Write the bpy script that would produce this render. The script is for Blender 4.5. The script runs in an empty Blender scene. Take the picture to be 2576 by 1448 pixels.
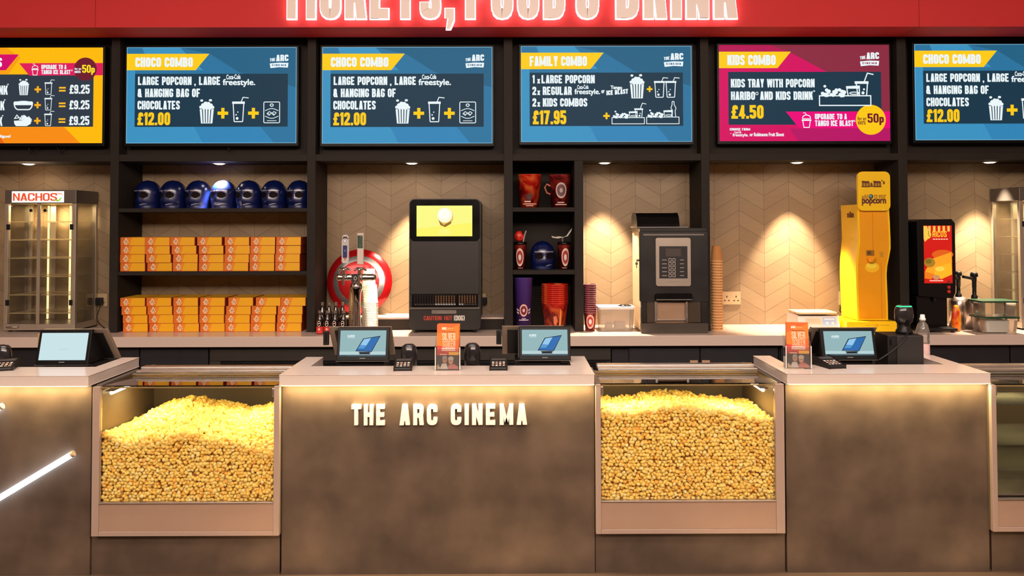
import bpy, math, random
import numpy as np
from mathutils import Vector, Matrix
random.seed(7); rng = np.random.default_rng(7)
SC = bpy.context.scene; COL = SC.collection
R = math.radians; PI = math.pi

# ------------------------------------------------------------------ camera
W_, H_ = 2576, 1448
FPX = 2000.0; PPX, PPY = 1288.0, 509.0
CAMZ = 1.68; PITCH, YAW, ROLL = 1.5, -0.25, -0.12
cam = bpy.data.cameras.new('camera'); camo = bpy.data.objects.new('camera', cam); COL.objects.link(camo)
cam.sensor_fit = 'HORIZONTAL'; cam.sensor_width = 36.0; cam.lens = 36.0*FPX/W_
cam.shift_y = (PPY-H_/2)/W_; cam.clip_start = .05; cam.clip_end = 60
MR = Matrix.Rotation(R(YAW), 3, 'Z') @ Matrix.Rotation(R(90+PITCH), 3, 'X') @ Matrix.Rotation(R(ROLL), 3, 'Z')
camo.matrix_world = Matrix.Translation((0, 0, CAMZ)) @ MR.to_4x4()
SC.camera = camo
def P(px, py, Y):
    d = MR @ Vector(((px-PPX)/FPX, -(py-PPY)/FPX, -1.0)); k = Y/d.y
    return Vector((d.x*k, Y, CAMZ+d.z*k))
def PX(px, Y, py=700): return P(px, py, Y).x
def PZ(py, Y, px=1288): return P(px, py, Y).z

# ------------------------------------------------------------------ materials
def lin(c):
    return tuple(((v/255)/12.92 if v/255 <= .04045 else ((v/255+.055)/1.055)**2.4) for v in c[:3])
MC = {}
def mat(name, col, rough=.5, metal=0.0, var=.06, scale=9.0, emit=0.0, bump=0.0, coat=0.0, alpha=1.0, spec=None, rvar=.08, detail=3.0):
    if name in MC: return MC[name]
    m = bpy.data.materials.new(name); m.use_nodes = True; nt = m.node_tree; N = nt.nodes; L = nt.links
    b = N['Principled BSDF']; c = lin(col)
    tc = N.new('ShaderNodeTexCoord'); no = N.new('ShaderNodeTexNoise'); no.inputs['Scale'].default_value = scale; no.inputs['Detail'].default_value = detail
    L.new(tc.outputs['Object'], no.inputs['Vector'])
    mx = N.new('ShaderNodeMix'); mx.data_type = 'RGBA'
    mx.inputs[6].default_value = (*[max(0, v*(1-var)) for v in c], 1); mx.inputs[7].default_value = (*[min(1, v*(1+var)) for v in c], 1)
    L.new(no.outputs['Fac'], mx.inputs[0]); L.new(mx.outputs[2], b.inputs['Base Color'])
    mr = N.new('ShaderNodeMapRange'); mr.inputs[3].default_value = max(0, rough-rvar); mr.inputs[4].default_value = min(1, rough+rvar)
    L.new(no.outputs['Fac'], mr.inputs[0]); L.new(mr.outputs[0], b.inputs['Roughness'])
    b.inputs['Metallic'].default_value = metal
    if spec is not None: b.inputs['Specular IOR Level'].default_value = spec
    if coat: b.inputs['Coat Weight'].default_value = coat; b.inputs['Coat Roughness'].default_value = .06 if coat < .7 else .2
    if emit: b.inputs['Emission Color'].default_value = (*c, 1); b.inputs['Emission Strength'].default_value = emit
    if alpha < 1: b.inputs['Alpha'].default_value = alpha
    if bump:
        bp = N.new('ShaderNodeBump'); bp.inputs['Strength'].default_value = bump; bp.inputs['Distance'].default_value = .004
        n2 = N.new('ShaderNodeTexNoise'); n2.inputs['Scale'].default_value = scale*6; L.new(tc.outputs['Object'], n2.inputs['Vector'])
        L.new(n2.outputs['Fac'], bp.inputs['Height']); L.new(bp.outputs['Normal'], b.inputs['Normal'])
    MC[name] = m; return m
def cmat(col, rough=.5):                     # printed colour
    return mat('print_%02x%02x%02x' % tuple(col[:3]), col, rough, var=.03, scale=20)
def emat(col, s=1.0):                        # lit display colour
    n = 'lit_%02x%02x%02x_%d' % (*col[:3], int(s*100))
    if n in MC: return MC[n]
    m = bpy.data.materials.new(n); m.use_nodes = True; nt = m.node_tree; N = nt.nodes
    b = N['Principled BSDF']; c = lin(col)
    b.inputs['Base Color'].default_value = (.004, .004, .004, 1); b.inputs['Roughness'].default_value = .4; b.inputs['Specular IOR Level'].default_value = .06
    no = N.new('ShaderNodeTexNoise'); no.inputs['Scale'].default_value = 60
    mx = N.new('ShaderNodeMix'); mx.data_type = 'RGBA'
    mx.inputs[6].default_value = (*[v*.96 for v in c], 1); mx.inputs[7].default_value = (*[v*1.04 for v in c], 1)
    nt.links.new(no.outputs['Fac'], mx.inputs[0]); nt.links.new(mx.outputs[2], b.inputs['Emission Color'])
    b.inputs['Emission Strength'].default_value = s
    MC[n] = m; return m
def glass(name, tint=(1, 1, 1), refl=1.0, rough=.02, body=0.0, bodycol=(230, 230, 225)):
    if name in MC: return MC[name]
    m = bpy.data.materials.new(name); m.use_nodes = True; nt = m.node_tree; N = nt.nodes; L = nt.links
    N.remove(N['Principled BSDF']); out = N['Material Output']
    tr = N.new('ShaderNodeBsdfTransparent'); tr.inputs['Color'].default_value = (*tint, 1)
    gl = N.new('ShaderNodeBsdfGlossy'); gl.inputs['Roughness'].default_value = rough
    fr = N.new('ShaderNodeFresnel'); fr.inputs['IOR'].default_value = 1.45
    mu = N.new('ShaderNodeMath'); mu.operation = 'MULTIPLY'; mu.inputs[1].default_value = refl; mu.use_clamp = True
    no = N.new('ShaderNodeTexNoise'); no.inputs['Scale'].default_value = 3
    a2 = N.new('ShaderNodeMath'); a2.operation = 'MULTIPLY_ADD'; a2.inputs[1].default_value = .02; a2.inputs[2].default_value = rough
    L.new(no.outputs['Fac'], a2.inputs[0]); L.new(a2.outputs[0], gl.inputs['Roughness'])
    L.new(fr.outputs[0], mu.inputs[0]); mx = N.new('ShaderNodeMixShader')
    L.new(mu.outputs[0], mx.inputs[0]); L.new(tr.outputs[0], mx.inputs[1]); L.new(gl.outputs[0], mx.inputs[2])
    last = mx
    if body:
        df = N.new('ShaderNodeBsdfDiffuse'); df.inputs['Color'].default_value = (*lin(bodycol), 1)
        m2 = N.new('ShaderNodeMixShader'); m2.inputs[0].default_value = body
        L.new(mx.outputs[0], m2.inputs[1]); L.new(df.outputs[0], m2.inputs[2]); last = m2
    L.new(last.outputs[0], out.inputs['Surface'])
    MC[name] = m; return m

JOIN = mat('dark_joinery', (40, 34, 30), .65, var=.25, scale=14, bump=.1, spec=.2)
JOINB = mat('dark_recess_board', (40, 33, 29), .65, var=.15, scale=10, spec=.2)
BLACK = mat('black_plastic', (22, 20, 20), .42, var=.1, spec=.3)
BLACKG = mat('black_gloss', (14, 13, 14), .18, var=.1, spec=.35)
BEZEL = mat('screen_bezel_black', (12, 12, 14), .35, spec=.15)
STEEL = mat('brushed_steel', (190, 178, 170), .32, .95, var=.06, scale=25)
STEELD = mat('dark_steel', (120, 112, 106), .4, .8, var=.08)
PAINT = mat('warm_grey_powder_coat', (172, 148, 134), .45, .25, var=.03)
CHROME = mat('chrome', (225, 220, 215), .08, 1.0, var=.02, rvar=.03)
QUARTZ = mat('pale_quartz', (206, 190, 180), .2, var=.05, scale=240, detail=1)
QUARTZB = mat('pale_quartz_back', (206, 184, 172), .24, var=.05, scale=240, detail=1)
LAM = mat('concrete_laminate', (82, 66, 54), .5, var=.95, scale=4.5, detail=10, bump=.08)
RED = mat('fascia_red', (204, 54, 56), .7, var=.05, scale=5, bump=.05, spec=.2)
CAB = mat('navy_black_cabinet', (26, 24, 30), .5, var=.2)
WHITE = mat('white_plastic', (232, 228, 222), .4, var=.03)
GLASS = glass('clear_glass')
GLASSC = glass('cabinet_glass', (.97, .97, .95), .8)

# ------------------------------------------------------------------ mesh builder
ORG = {}
class MB:
    def __init__(s): s.V = []; s.F = []; s.M = []; s.S = []
    def add(s, v, f, m=0, smooth=False):
        b = len(s.V); s.V += [tuple(q) for q in v]
        for q in f: s.F.append([b+i for i in q]); s.M.append(m); s.S.append(smooth)
        return s
    def box(s, x0, x1, y0, y1, z0, z1, m=0):
        v = [(x, y, z) for x in (x0, x1) for y in (y0, y1) for z in (z0, z1)]
        return s.add(v, [(0, 1, 3, 2), (4, 6, 7, 5), (0, 4, 5, 1), (2, 3, 7, 6), (0, 2, 6, 4), (1, 5, 7, 3)], m)
    def prism(s, poly, ax, a0, a1, m=0, smooth=False):
        n = len(poly)
        def mk(p, a): return {'y': (p[0], a, p[1]), 'x': (a, p[0], p[1]), 'z': (p[0], p[1], a)}[ax]
        v = [mk(p, a0) for p in poly]+[mk(p, a1) for p in poly]
        s.add(v, [list(range(n)), list(range(2*n-1, n-1, -1))], m)
        b = len(s.V)-2*n
        for i in range(n):
            j = (i+1) % n; s.F.append([b+i, b+j, b+n+j, b+n+i]); s.M.append(m); s.S.append(smooth)
        return s
    def cyl(s, p0, p1, r0, r1=None, n=20, m=0, caps=True):
        r1 = r0 if r1 is None else r1
        p0 = Vector(p0); p1 = Vector(p1); d = (p1-p0).normalized()
        a = d.orthogonal().normalized(); b = d.cross(a)
        v = []
        for p, r in ((p0, r0), (p1, r1)):
            v += [p+(a*math.cos(2*PI*i/n)+b*math.sin(2*PI*i/n))*r for i in range(n)]
        s.add(v, [(i, (i+1) % n, n+(i+1) % n, n+i) for i in range(n)], m, True)
        if caps: s.add(v, [list(range(n))[::-1], list(range(n, 2*n))], m)
        return s
    def lathe(s, prof, cx, cy, z0=0, n=28, m=0, ms=None, sx=1, sy=1):
        v = []
        for r, z in prof:
            v += [(cx+sx*r*math.cos(2*PI*i/n), cy+sy*r*math.sin(2*PI*i/n), z0+z) for i in range(n)]
        b = len(s.V); s.V += v
        for k in range(len(prof)-1):
            for i in range(n):
                j = (i+1) % n
                s.F.append([b+k*n+i, b+k*n+j, b+(k+1)*n+j, b+(k+1)*n+i]); s.M.append(ms[k] if ms else m); s.S.append(True)
        if prof[0][0] > 0: s.F.append([b+i for i in range(n)][::-1]); s.M.append(ms[0] if ms else m); s.S.append(False)
        if prof[-1][0] > 0:
            e = b+(len(prof)-1)*n; s.F.append([e+i for i in range(n)]); s.M.append(ms[-1] if ms else m); s.S.append(False)
        return s
    def tube(s, pts, r, n=8, m=0):
        pts = [Vector(p) for p in pts]; v = []; up = Vector((.13, .31, .94))
        for i, p in enumerate(pts):
            d = (pts[min(i+1, len(pts)-1)]-pts[max(i-1, 0)]).normalized()
            a = d.cross(up).normalized(); b = d.cross(a)
            v += [p+(a*math.cos(2*PI*k/n)+b*math.sin(2*PI*k/n))*r for k in range(n)]
        f = [(i*n+k, i*n+(k+1) % n, (i+1)*n+(k+1) % n, (i+1)*n+k) for i in range(len(pts)-1) for k in range(n)]
        s.add(v, f, m, True); s.add(v[:n], [list(range(n))], m); s.add(v[-n:], [list(range(n))], m)
        return s
    def art(s, a, off):                      # add a flat Art drawing; off = first material slot
        b = len(s.V); s.V += a.V
        for f, c in zip(a.F, a.M): s.F.append([b+i for i in f]); s.M.append(off+c); s.S.append(False)
        return s
    def build(s, name, mats, parent=None, bevel=0.0, local=False, seg=2, wn=False):
        if not isinstance(mats, (list, tuple)): mats = [mats]
        me = bpy.data.meshes.new(name)
        o0 = Vector((0, 0, 0))
        if parent is not None and not local:
            o0 = ORG[parent.name]
        elif parent is None and not local:
            xs = np.array(s.V); lo = xs.min(0); hi = xs.max(0); o0 = Vector(((lo[0]+hi[0])/2, (lo[1]+hi[1])/2, lo[2]))
        me.from_pydata([(v[0]-o0.x, v[1]-o0.y, v[2]-o0.z) for v in s.V], [], s.F)
        for m in mats: me.materials.append(m)
        me.polygons.foreach_set('material_index', s.M); me.polygons.foreach_set('use_smooth', s.S); me.update()
        o = bpy.data.objects.new(name, me); COL.objects.link(o)
        if parent is not None:
            o.parent = parent; ORG[o.name] = o0.copy()
        else:
            o.location = o0; ORG[o.name] = o0.copy()
        if bevel:
            md = o.modifiers.new('edge', 'BEVEL'); md.width = bevel; md.segments = seg; md.limit_method = 'ANGLE'; md.angle_limit = R(40)
        return o
def thing(name, label, cat, loc, group=None, rotz=0.0):
    o = bpy.data.objects.new(name, None); COL.objects.link(o); o.empty_display_size = .05
    o.location = loc; o.rotation_euler = (0, 0, rotz); ORG[o.name] = Vector(loc)
    tag(o, label, cat, group); return o
def tag(o, label, cat, group=None):
    o['label'] = label; o['category'] = cat
    if group: o['group'] = group
    return o
def struct(o): o['kind'] = 'structure'; return o
def dup(root, loc, label, rotz=None, group=None):
    r = root.copy(); COL.objects.link(r); r.location = loc; r['label'] = label
    if rotz is not None: r.rotation_euler = (0, 0, rotz)
    if group: r['group'] = group
    for ch in list(root.children):
        c = ch.copy(); COL.objects.link(c); c.parent = r
        for g in list(ch.children):
            d = g.copy(); COL.objects.link(d); d.parent = c
    return r
ORD = ['zeroth', 'first', 'second', 'third', 'fourth', 'fifth', 'sixth', 'seventh', 'eighth', 'ninth', 'tenth', 'eleventh', 'twelfth', 'thirteenth', 'fourteenth', 'fifteenth', 'sixteenth', 'seventeenth', 'eighteenth', 'nineteenth', 'twentieth', 'twenty-first', 'twenty-second', 'twenty-third', 'twenty-fourth', 'twenty-fifth', 'twenty-sixth', 'twenty-seventh', 'twenty-eighth', 'twenty-ninth', 'thirtieth']
def rrect(x0, x1, z0, z1, r, n=5):
    p = []
    for cx, cz, a in ((x1-r, z1-r, 0), (x0+r, z1-r, 90), (x0+r, z0+r, 180), (x1-r, z0+r, 270)):
        p += [(cx+r*math.cos(R(a+90*i/n)), cz+r*math.sin(R(a+90*i/n))) for i in range(n+1)]
    return p

# ------------------------------------------------------------------ lettering
def rnd(pts, r, n=4, closed=False):
    if r <= 0: return list(pts)
    out = []; m = len(pts)
    for i, p in enumerate(pts):
        if not closed and i in (0, m-1): out.append(p); continue
        a = Vector(pts[i-1]); b = Vector(p); c = Vector(pts[(i+1) % m])
        k1 = min(r, (a-b).length*.49); k2 = min(r, (c-b).length*.49)
        s = b+(a-b).normalized()*k1; e = b+(c-b).normalized()*k2
        for j in range(n+1):
            t = j/n; q = s*(1-t)**2+b*2*t*(1-t)+e*t*t; out.append((q.x, q.y))
    return out
def stroke(pts, t, closed=False):
    P2 = [Vector(p) for p in pts]; n = len(P2); L = []; Rr = []
    for i in range(n):
        a = P2[i-1] if (i > 0 or closed) else None; c = P2[(i+1) % n] if (i < n-1 or closed) else None
        ds = []
        if a is not None and (P2[i]-a).length > 1e-9: ds.append((P2[i]-a).normalized())
        if c is not None and (c-P2[i]).length > 1e-9: ds.append((c-P2[i]).normalized())
        if not ds: ds = [Vector((1, 0))]
        ns = [Vector((-d.y, d.x)) for d in ds]; nn = sum(ns, Vector((0, 0)))
        if nn.length < 1e-6: nn = ns[0]
        nn.normalize(); k = max(.45, nn.dot(ns[0])); o = nn*(t/2/k)
        L.append(P2[i]+o); Rr.append(P2[i]-o)
    out = []
    for i in range(n if closed else n-1):
        j = (i+1) % n; out.append([tuple(L[i]), tuple(L[j]), tuple(Rr[j]), tuple(Rr[i])])
    return out
WID = {'I': None, 'M': .70, 'W': .70, '1': .30, '.': None, ',': None, ' ': .24, '&': .52, 'x': .34, '*': .22, '(': .26, ')': .26, ':': None, '-': .26, 'p': .4}
def glyph(ch, t=.2, w0=.46):
    w = WID.get(ch, w0)
    if w is None: w = t
    l = t/2; r = w-t/2; b = t/2; T = 1-t/2; o = []
    def rc(x0, y0, x1, y1): o.append([(x0, y0), (x1, y0), (x1, y1), (x0, y1)])
    def bar(x0, y0, x1, y1, k=1.06): o.append([(x0, y0), (x0+t*k, y0), (x1+t*k, y1), (x1, y1)])
    def st(p, rad=0, closed=False): o.extend(stroke(rnd(p, rad, 4, closed), t, closed))
    if ch == 'A': bar(0, 0, w/2-t*.62, 1); bar(w-t*1.06, 0, w/2-t*.44, 1); rc(w*.25, .2, w*.75, .2+t*.75)
    elif ch == 'B': rc(0, 0, t, 1); st([(l, T), (r-.02, T), (r-.02, .5), (l, .5)], .12); st([(l, .5), (r, .5), (r, b), (l, b)], .12)
    elif ch == 'C': st([(r, .64), (r, T), (l, T), (l, b), (r, b), (r, .36)], .15)
    elif ch == 'D': rc(0, 0, t, 1); st([(l, T), (r, T), (r, b), (l, b)], .17)
    elif ch == 'E': rc(0, 0, t, 1); rc(0, 0, w*.9, t); rc(0, .5-t*.45, w*.82, .5+t*.45); rc(0, 1-t, w*.9, 1)
    elif ch == 'F': rc(0, 0, t, 1); rc(0, .48-t*.45, w*.8, .48+t*.45); rc(0, 1-t, w*.9, 1)
    elif ch == 'G': st([(r, .66), (r, T), (l, T), (l, b), (r, b), (r, .46), (w*.52, .46)], .13)
    elif ch == 'H': rc(0, 0, t, 1); rc(w-t, 0, w, 1); rc(0, .5-t*.45, w, .5+t*.45)
    elif ch == 'I': rc(0, 0, t, 1)
    elif ch == 'K': rc(0, 0, t, 1); bar(t*.55, .3, w-t, 1); bar(w-t*.98, 0, t*.95, .62)
    elif ch == 'L': rc(0, 0, t, 1); rc(0, 0, w*.88, t)
    elif ch == 'M': rc(0, 0, t, 1); rc(w-t, 0, w, 1); bar(w/2-t*.37, .1, t*.15, 1, .74); bar(w/2-t*.37, .1, w-t*.89, 1, .74)
    elif ch == 'N': rc(0, 0, t, 1); rc(w-t, 0, w, 1); bar(w-t*.92, 0, t*.1, 1, .82)
    elif ch in 'O0': st([(l, b), (r, b), (r, T), (l, T)], .17, True)
    elif ch == 'P': rc(0, 0, t, 1); st([(l, T), (r, T), (r, .42), (l, .42)], .14)
    elif ch == 'R': rc(0, 0, t, 1); st([(l, T), (r-.01, T), (r-.01, .46), (l, .46)], .13); bar(w-t*1.0, 0, w-t*1.25, .46)
    elif ch == 'S': st([(r, .69), (r, T), (l, T), (l, .6), (r, .4), (r, b), (l, b), (l, .31)], .12)
    elif ch == 'T': rc(0, 1-t, w, 1); rc(w/2-t/2, 0, w/2+t/2, 1)
    elif ch == 'U': st([(l, 1), (l, b), (r, b), (r, 1)], .17)
    elif ch == 'V': bar(w/2-t*.53, 0, 0, 1); bar(w/2-t*.53, 0, w-t*1.06, 1)
    elif ch == 'W': bar(w*.27-t*.5, 0, 0, 1, .95); bar(w*.27-t*.5, 0, w/2-t*.48, 1, .95); bar(w*.73-t*.45, 0, w/2-t*.48, 1, .95); bar(w*.73-t*.45, 0, w-t*.95, 1, .95)
    elif ch == 'Y': bar(w/2-t*.53, .38, 0, 1); bar(w/2-t*.53, .38, w-t*1.06, 1); rc(w/2-t/2, 0, w/2+t/2, .42)
    elif ch == '1': rc(w-t, 0, w, 1); o.append([(0, .8), (w-t+.01, 1), (w-t+.01, .8), (0, .68)])
    elif ch == '2': st([(l, .66), (l, T), (r, T), (r, .56), (l, .18), (l, b)], .12); rc(0, 0, w, t)
    elif ch == '4': bar(0, .2, w-t*1.3, 1, .85); rc(0, .17, w, .17+t*.85); rc(w-t*1.35, 0, w-t*.35, 1)
    elif ch == '5': rc(0, .46, t, 1); rc(0, 1-t, w*.95, 1); st([(l, .57), (r, .57), (r, b), (l, b), (l, .3)], .14)
    elif ch == '7': rc(0, 1-t, w, 1); bar(.06, 0, w-t*1.06, 1)
    elif ch == '9': st([(l, T), (r, T), (r, .44), (l, .44)], .14, True); st([(r, .5), (r, b), (l, b), (l, .28)], .13)
    elif ch == '£': st([(r, .68), (r, T), (l+.07, T), (l+.07, b)], .12); rc(0, 0, w, t); rc(0, .42, w*.72, .42+t*.7)
    elif ch == '&': st([(l, b), (r-.08, b), (r-.08, .5), (l, .5)], .12, True); st([(l+.03, .5), (r-.12, .5), (r-.12, T), (l+.03, T)], .1, True); bar(w-t*1.06, 0, w*.3, .5)
    elif ch == '@': st([(r+.02, .7), (r, T), (l, T), (l, .56), (l+.1, .5), (l, .44), (l, b), (r, b), (r, .46)], .15); rc(w*.5, .44, w+.1, .44+t*.95); 
    elif ch == '.': rc(0, 0, t, t)
    elif ch == ':': rc(0, .1, t, .1+t); rc(0, .6, t, .6+t)
    elif ch == '-': rc(0, .4, w, .4+t)
    elif ch == ',': o.append([(0, t), (t, t), (t, -.02), (t*.55, -.2), (t*.15, -.2), (t*.35, 0), (0, 0)])
    elif ch == 'x': bar(0, 0, w-t, .5, 1); bar(w-t, 0, 0, .5, 1)
    elif ch == 'p': rc(0, -.25, t, .62); st([(l, .55), (r, .55), (r, b), (l, b)], .12)
    elif ch == '*': rc(.08, .75, .14, 1.0); rc(0, .84, .22, .91)
    elif ch == '(': st([(r, 1), (l, .75), (l, .25), (r, 0)], .15)
    elif ch == ')': st([(l, 1), (r, .75), (r, .25), (l, 0)], .15)
    return o, w
def sline(s, t=.2, gap=.05, w0=.46):
    polys = []; x = 0; per = []
    for ch in s:
        g, w = glyph(ch, t, w0)
        per.append((ch, [[(px+x, py) for px, py in q] for q in g], x, w)); polys += per[-1][1]; x += w+gap
    return polys, x-gap, per
def strokes(polys):
    """group a letter's quads into continuous strokes"""
    out = []
    for q in polys:
        k = {(round(a, 5), round(b, 5)) for a, b in q}
        if out and len(k & {(round(a, 5), round(b, 5)) for a, b in out[-1][-1]}) >= 2: out[-1].append(q)
        else: out.append([q])
    return out
BF = {}
def bline(s, bold=.03, res=3):
    k = (s, bold)
    if k in BF: return BF[k]
    cu = bpy.data.curves.new('t', 'FONT'); cu.body = s; cu.resolution_u = res
    o = bpy.data.objects.new('t', cu); me = bpy.data.meshes.new_from_object(o)
    pl = []; offs = [(0, 0)] if bold == 0 else [(-bold, -bold*.6), (bold, -bold*.6), (-bold, bold*.6), (bold, bold*.6)]
    for dx, dy in offs:
        for p in me.polygons: pl.append([(me.vertices[i].co.x+dx, me.vertices[i].co.y+dy) for i in p.vertices])
    bpy.data.objects.remove(o); bpy.data.curves.remove(cu); bpy.data.meshes.remove(me)
    xs = [q[0] for p in pl for q in p] or [0, 1]; ys = [q[1] for p in pl for q in p] or [0, 1]
    BF[k] = (pl, min(xs), max(xs), min(ys), max(ys)); return BF[k]
class Art:
    """Flat artwork in its own (u right, v down) frame; mp(u, v, d) gives the point d metres proud of the face."""
    def __init__(s, mp, eps=.0005): s.mp = mp; s.eps = eps; s.V = []; s.F = []; s.M = []; s.cols = []
    strip = 0
    def poly(s, pts, col, l=1):
        if s.strip:
            us = [p[0] for p in pts]; k0 = math.floor(min(us)/s.strip); k1 = math.ceil(max(us)/s.strip)
            if k1-k0 > 1:
                for k in range(k0, k1):
                    q = list(pts)
                    for lim, sg in ((k*s.strip, 1), ((k+1)*s.strip, -1)):
                        o = []
                        for i in range(len(q)):
                            a, b = q[i-1], q[i]; da, db = (a[0]-lim)*sg, (b[0]-lim)*sg
                            if (da < 0) != (db < 0): t = da/(da-db); o.append((a[0]+(b[0]-a[0])*t, a[1]+(b[1]-a[1])*t))
                            if db >= 0: o.append(b)
                        q = o
                        if not q: break
                    if len(q) > 2: s.face(q, col, l)
                return
        s.face(pts, col, l)
    def face(s, pts, col, l):
        if col not in s.cols: s.cols.append(col)
        b = len(s.V); s.V += [tuple(s.mp(u, v, s.eps*l)) for u, v in pts]
        s.F.append(list(range(b, b+len(pts)))); s.M.append(s.cols.index(col))
    def rect(s, x0, y0, x1, y1, col, l=1): s.poly([(x0, y0), (x1, y0), (x1, y1), (x0, y1)], col, l)
    def ell(s, cx, cy, rx, ry, col, l=1, n=28): s.poly([(cx+rx*math.cos(2*PI*i/n), cy+ry*math.sin(2*PI*i/n)) for i in range(n)], col, l)
    def line(s, pts, t, col, l=1, closed=False, rad=0):
        for q in stroke(rnd(pts, rad, 4, closed), t, closed): s.poly(q, col, l)
    def ring(s, cx, cy, rx, ry, t, col, l=1, n=28): s.line([(cx+rx*math.cos(2*PI*i/n), cy+ry*math.sin(2*PI*i/n)) for i in range(n)], t, col, l, True)
    def text(s, tx, x0, x1, y0, y1, col, l=3, t=.2, gap=.05, skew=0.0, w0=.46):
        pl, w, _ = sline(tx, t, gap, w0); h = y1-y0; k = (x1-x0)/w if x1 else h
        for i, q in enumerate(pl): s.poly([(x0+px*k, y1-py*h-skew*px*k) for px, py in q], col, l+.02*(i % 24))
    def btext(s, tx, x0, x1, y0, y1, col, l=3, bold=.03, skew=0.0):
        pl, a, b, c, d = bline(tx, bold); kx = (x1-x0)/(b-a); ky = (y1-y0)/(d-c)
        for i, q in enumerate(pl): s.poly([(x0+(px-a)*kx, y1-(py-c)*ky-skew*(px-a)*kx) for px, py in q], col, l+.08*(i*4//max(1, len(pl))))
    def mats(s, f): return [f(c) for c in s.cols]
def planemap(u0, v0, u1, v1, a, b, c, n):
    """(u0,v0)->a top left, (u1,v0)->b top right, (u0,v1)->c bottom left, n = outward normal"""
    a, b, c, n = Vector(a), Vector(b), Vector(c), Vector(n)
    return lambda u, v, d: a+(b-a)*((u-u0)/(u1-u0))+(c-a)*((v-v0)/(v1-v0))+n*d
NF = (0, -1, 0)

# ------------------------------------------------------------------ depths and heights
YW, YP, YCB, YFA, YLIP, YPAN = 6.13, 5.75, 5.53, 5.45, 3.80, 3.86
ZB = .90
ZL = PZ(942, YLIP); LT = ZL-PZ(968, YLIP)
ZSOF = PZ(404, YP); ZH1 = PZ(387, YP); ZFA = PZ(68, YFA)

# ------------------------------------------------------------------ setting
def chevron():
    m = bpy.data.materials.new('chevron_wall_tile'); m.use_nodes = True; nt = m.node_tree; N = nt.nodes; L = nt.links; b = N['Principled BSDF']
    tc = N.new('ShaderNodeTexCoord'); sp = N.new('ShaderNodeSeparateXYZ'); L.new(tc.outputs['Object'], sp.inputs[0])
    def M(op, a, b_=None, c=None):
        n = N.new('ShaderNodeMath'); n.operation = op
        for i, v in enumerate((a, b_, c)):
            if v is None: continue
            if isinstance(v, (int, float)): n.inputs[i].default_value = v
            else: L.new(v, n.inputs[i])
        return n.outputs[0]
    Wd, Sp = .1925, .112
    x = sp.outputs[0]; z = sp.outputs[2]
    h = M('MULTIPLY', M('PINGPONG', x, Wd), Sp/Wd)
    v = M('DIVIDE', M('SUBTRACT', z, h), Sp); u = M('DIVIDE', x, Wd)
    dv = M('ABSOLUTE', M('SUBTRACT', v, M('ROUND', v))); du = M('ABSOLUTE', M('SUBTRACT', u, M('ROUND', u)))
    g = M('MAXIMUM', M('LESS_THAN', dv, .016), M('LESS_THAN', du, .0075))
    cell = N.new('ShaderNodeCombineXYZ'); L.new(M('FLOOR', u), cell.inputs[0]); L.new(M('FLOOR', v), cell.inputs[2])
    wn = N.new('ShaderNodeTexWhiteNoise'); L.new(cell.outputs[0], wn.inputs['Vector'])
    no = N.new('ShaderNodeTexNoise'); no.inputs['Scale'].default_value = 7; no.inputs['Detail'].default_value = 6
    mp = N.new('ShaderNodeMapping'); mp.inputs['Scale'].default_value = (1, 1, 7); L.new(tc.outputs['Object'], mp.inputs[0]); L.new(mp.outputs[0], no.inputs['Vector'])
    f = M('ADD', M('MULTIPLY', wn.outputs['Value'], .45), M('MULTIPLY', no.outputs['Fac'], .55))
    mx = N.new('ShaderNodeMix'); mx.data_type = 'RGBA'; L.new(f, mx.inputs[0])
    mx.inputs[6].default_value = (*lin((132, 108, 80)), 1); mx.inputs[7].default_value = (*lin((156, 134, 104)), 1)
    m2 = N.new('ShaderNodeMix'); m2.data_type = 'RGBA'; L.new(g, m2.inputs[0]); L.new(mx.outputs[2], m2.inputs[6]); m2.inputs[7].default_value = (*lin((105, 84, 66)), 1)
    L.new(m2.outputs[2], b.inputs['Base Color']); b.inputs['Roughness'].default_value = .5
    bp = N.new('ShaderNodeBump'); bp.inputs['Strength'].default_value = .4; bp.inputs['Distance'].default_value = .002; bp.invert = True
    L.new(g, bp.inputs['Height']); L.new(bp.outputs['Normal'], b.inputs['Normal'])
    return m
TILE = chevron()
XM = 4.75
POSTPX = [(-222, -201), (276, 297), (772, 793), (1268, 1290), (1765, 1786), (2262, 2285), (2757, 2779)]
POST = [(PX(a, YP, 560), PX(b, YP, 560)) for a, b in POSTPX]
POST[0] = (-4.35, -4.29); POST[6] = (4.29, 4.35)
BAYV = [(174, 459.7), (515, 452), (984, 456.6), (1536, 455), (1921, 455.6), (2389, 450)]
for i, (px, py) in enumerate(BAYV):
    x0 = (POST[i][0]+POST[i][1])/2; x1 = (POST[i+1][0]+POST[i+1][1])/2
    if i == 0: x0 = -XM
    if i == 5: x1 = XM
    o = P(px, py, YW)
    me = bpy.data.meshes.new('wall_back'); q = MB().box(x0-o.x, x1-o.x, 0, .1, ZB-.9-o.z, ZSOF+.02-o.z)
    me.from_pydata(q.V, [], q.F); me.materials.append(TILE)
    ob = bpy.data.objects.new('wall_back', me); COL.objects.link(ob); ob.location = o; struct(ob)
def floor_mat():
    m = mat('dark_brown_floor', (92, 72, 56), .35, var=.2, scale=4); return m
struct(MB().box(-XM, XM, -3, YW+.1, -.1, 0).build('floor', floor_mat()))
PALEF = mat('pale_floor_inlay', (205, 178, 140), .35, var=.08)
def inlay(a, b, c, d):
    y1 = 3.80
    struct(MB().prism([(PX(a, y1, 1443), y1), (PX(b, y1, 1443), y1), (PX(d, 3.2, 1900), 3.2), (PX(c, 3.2, 1900), 3.2)], 'z', 0, .004).build('floor_inlay', PALEF))
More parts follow.
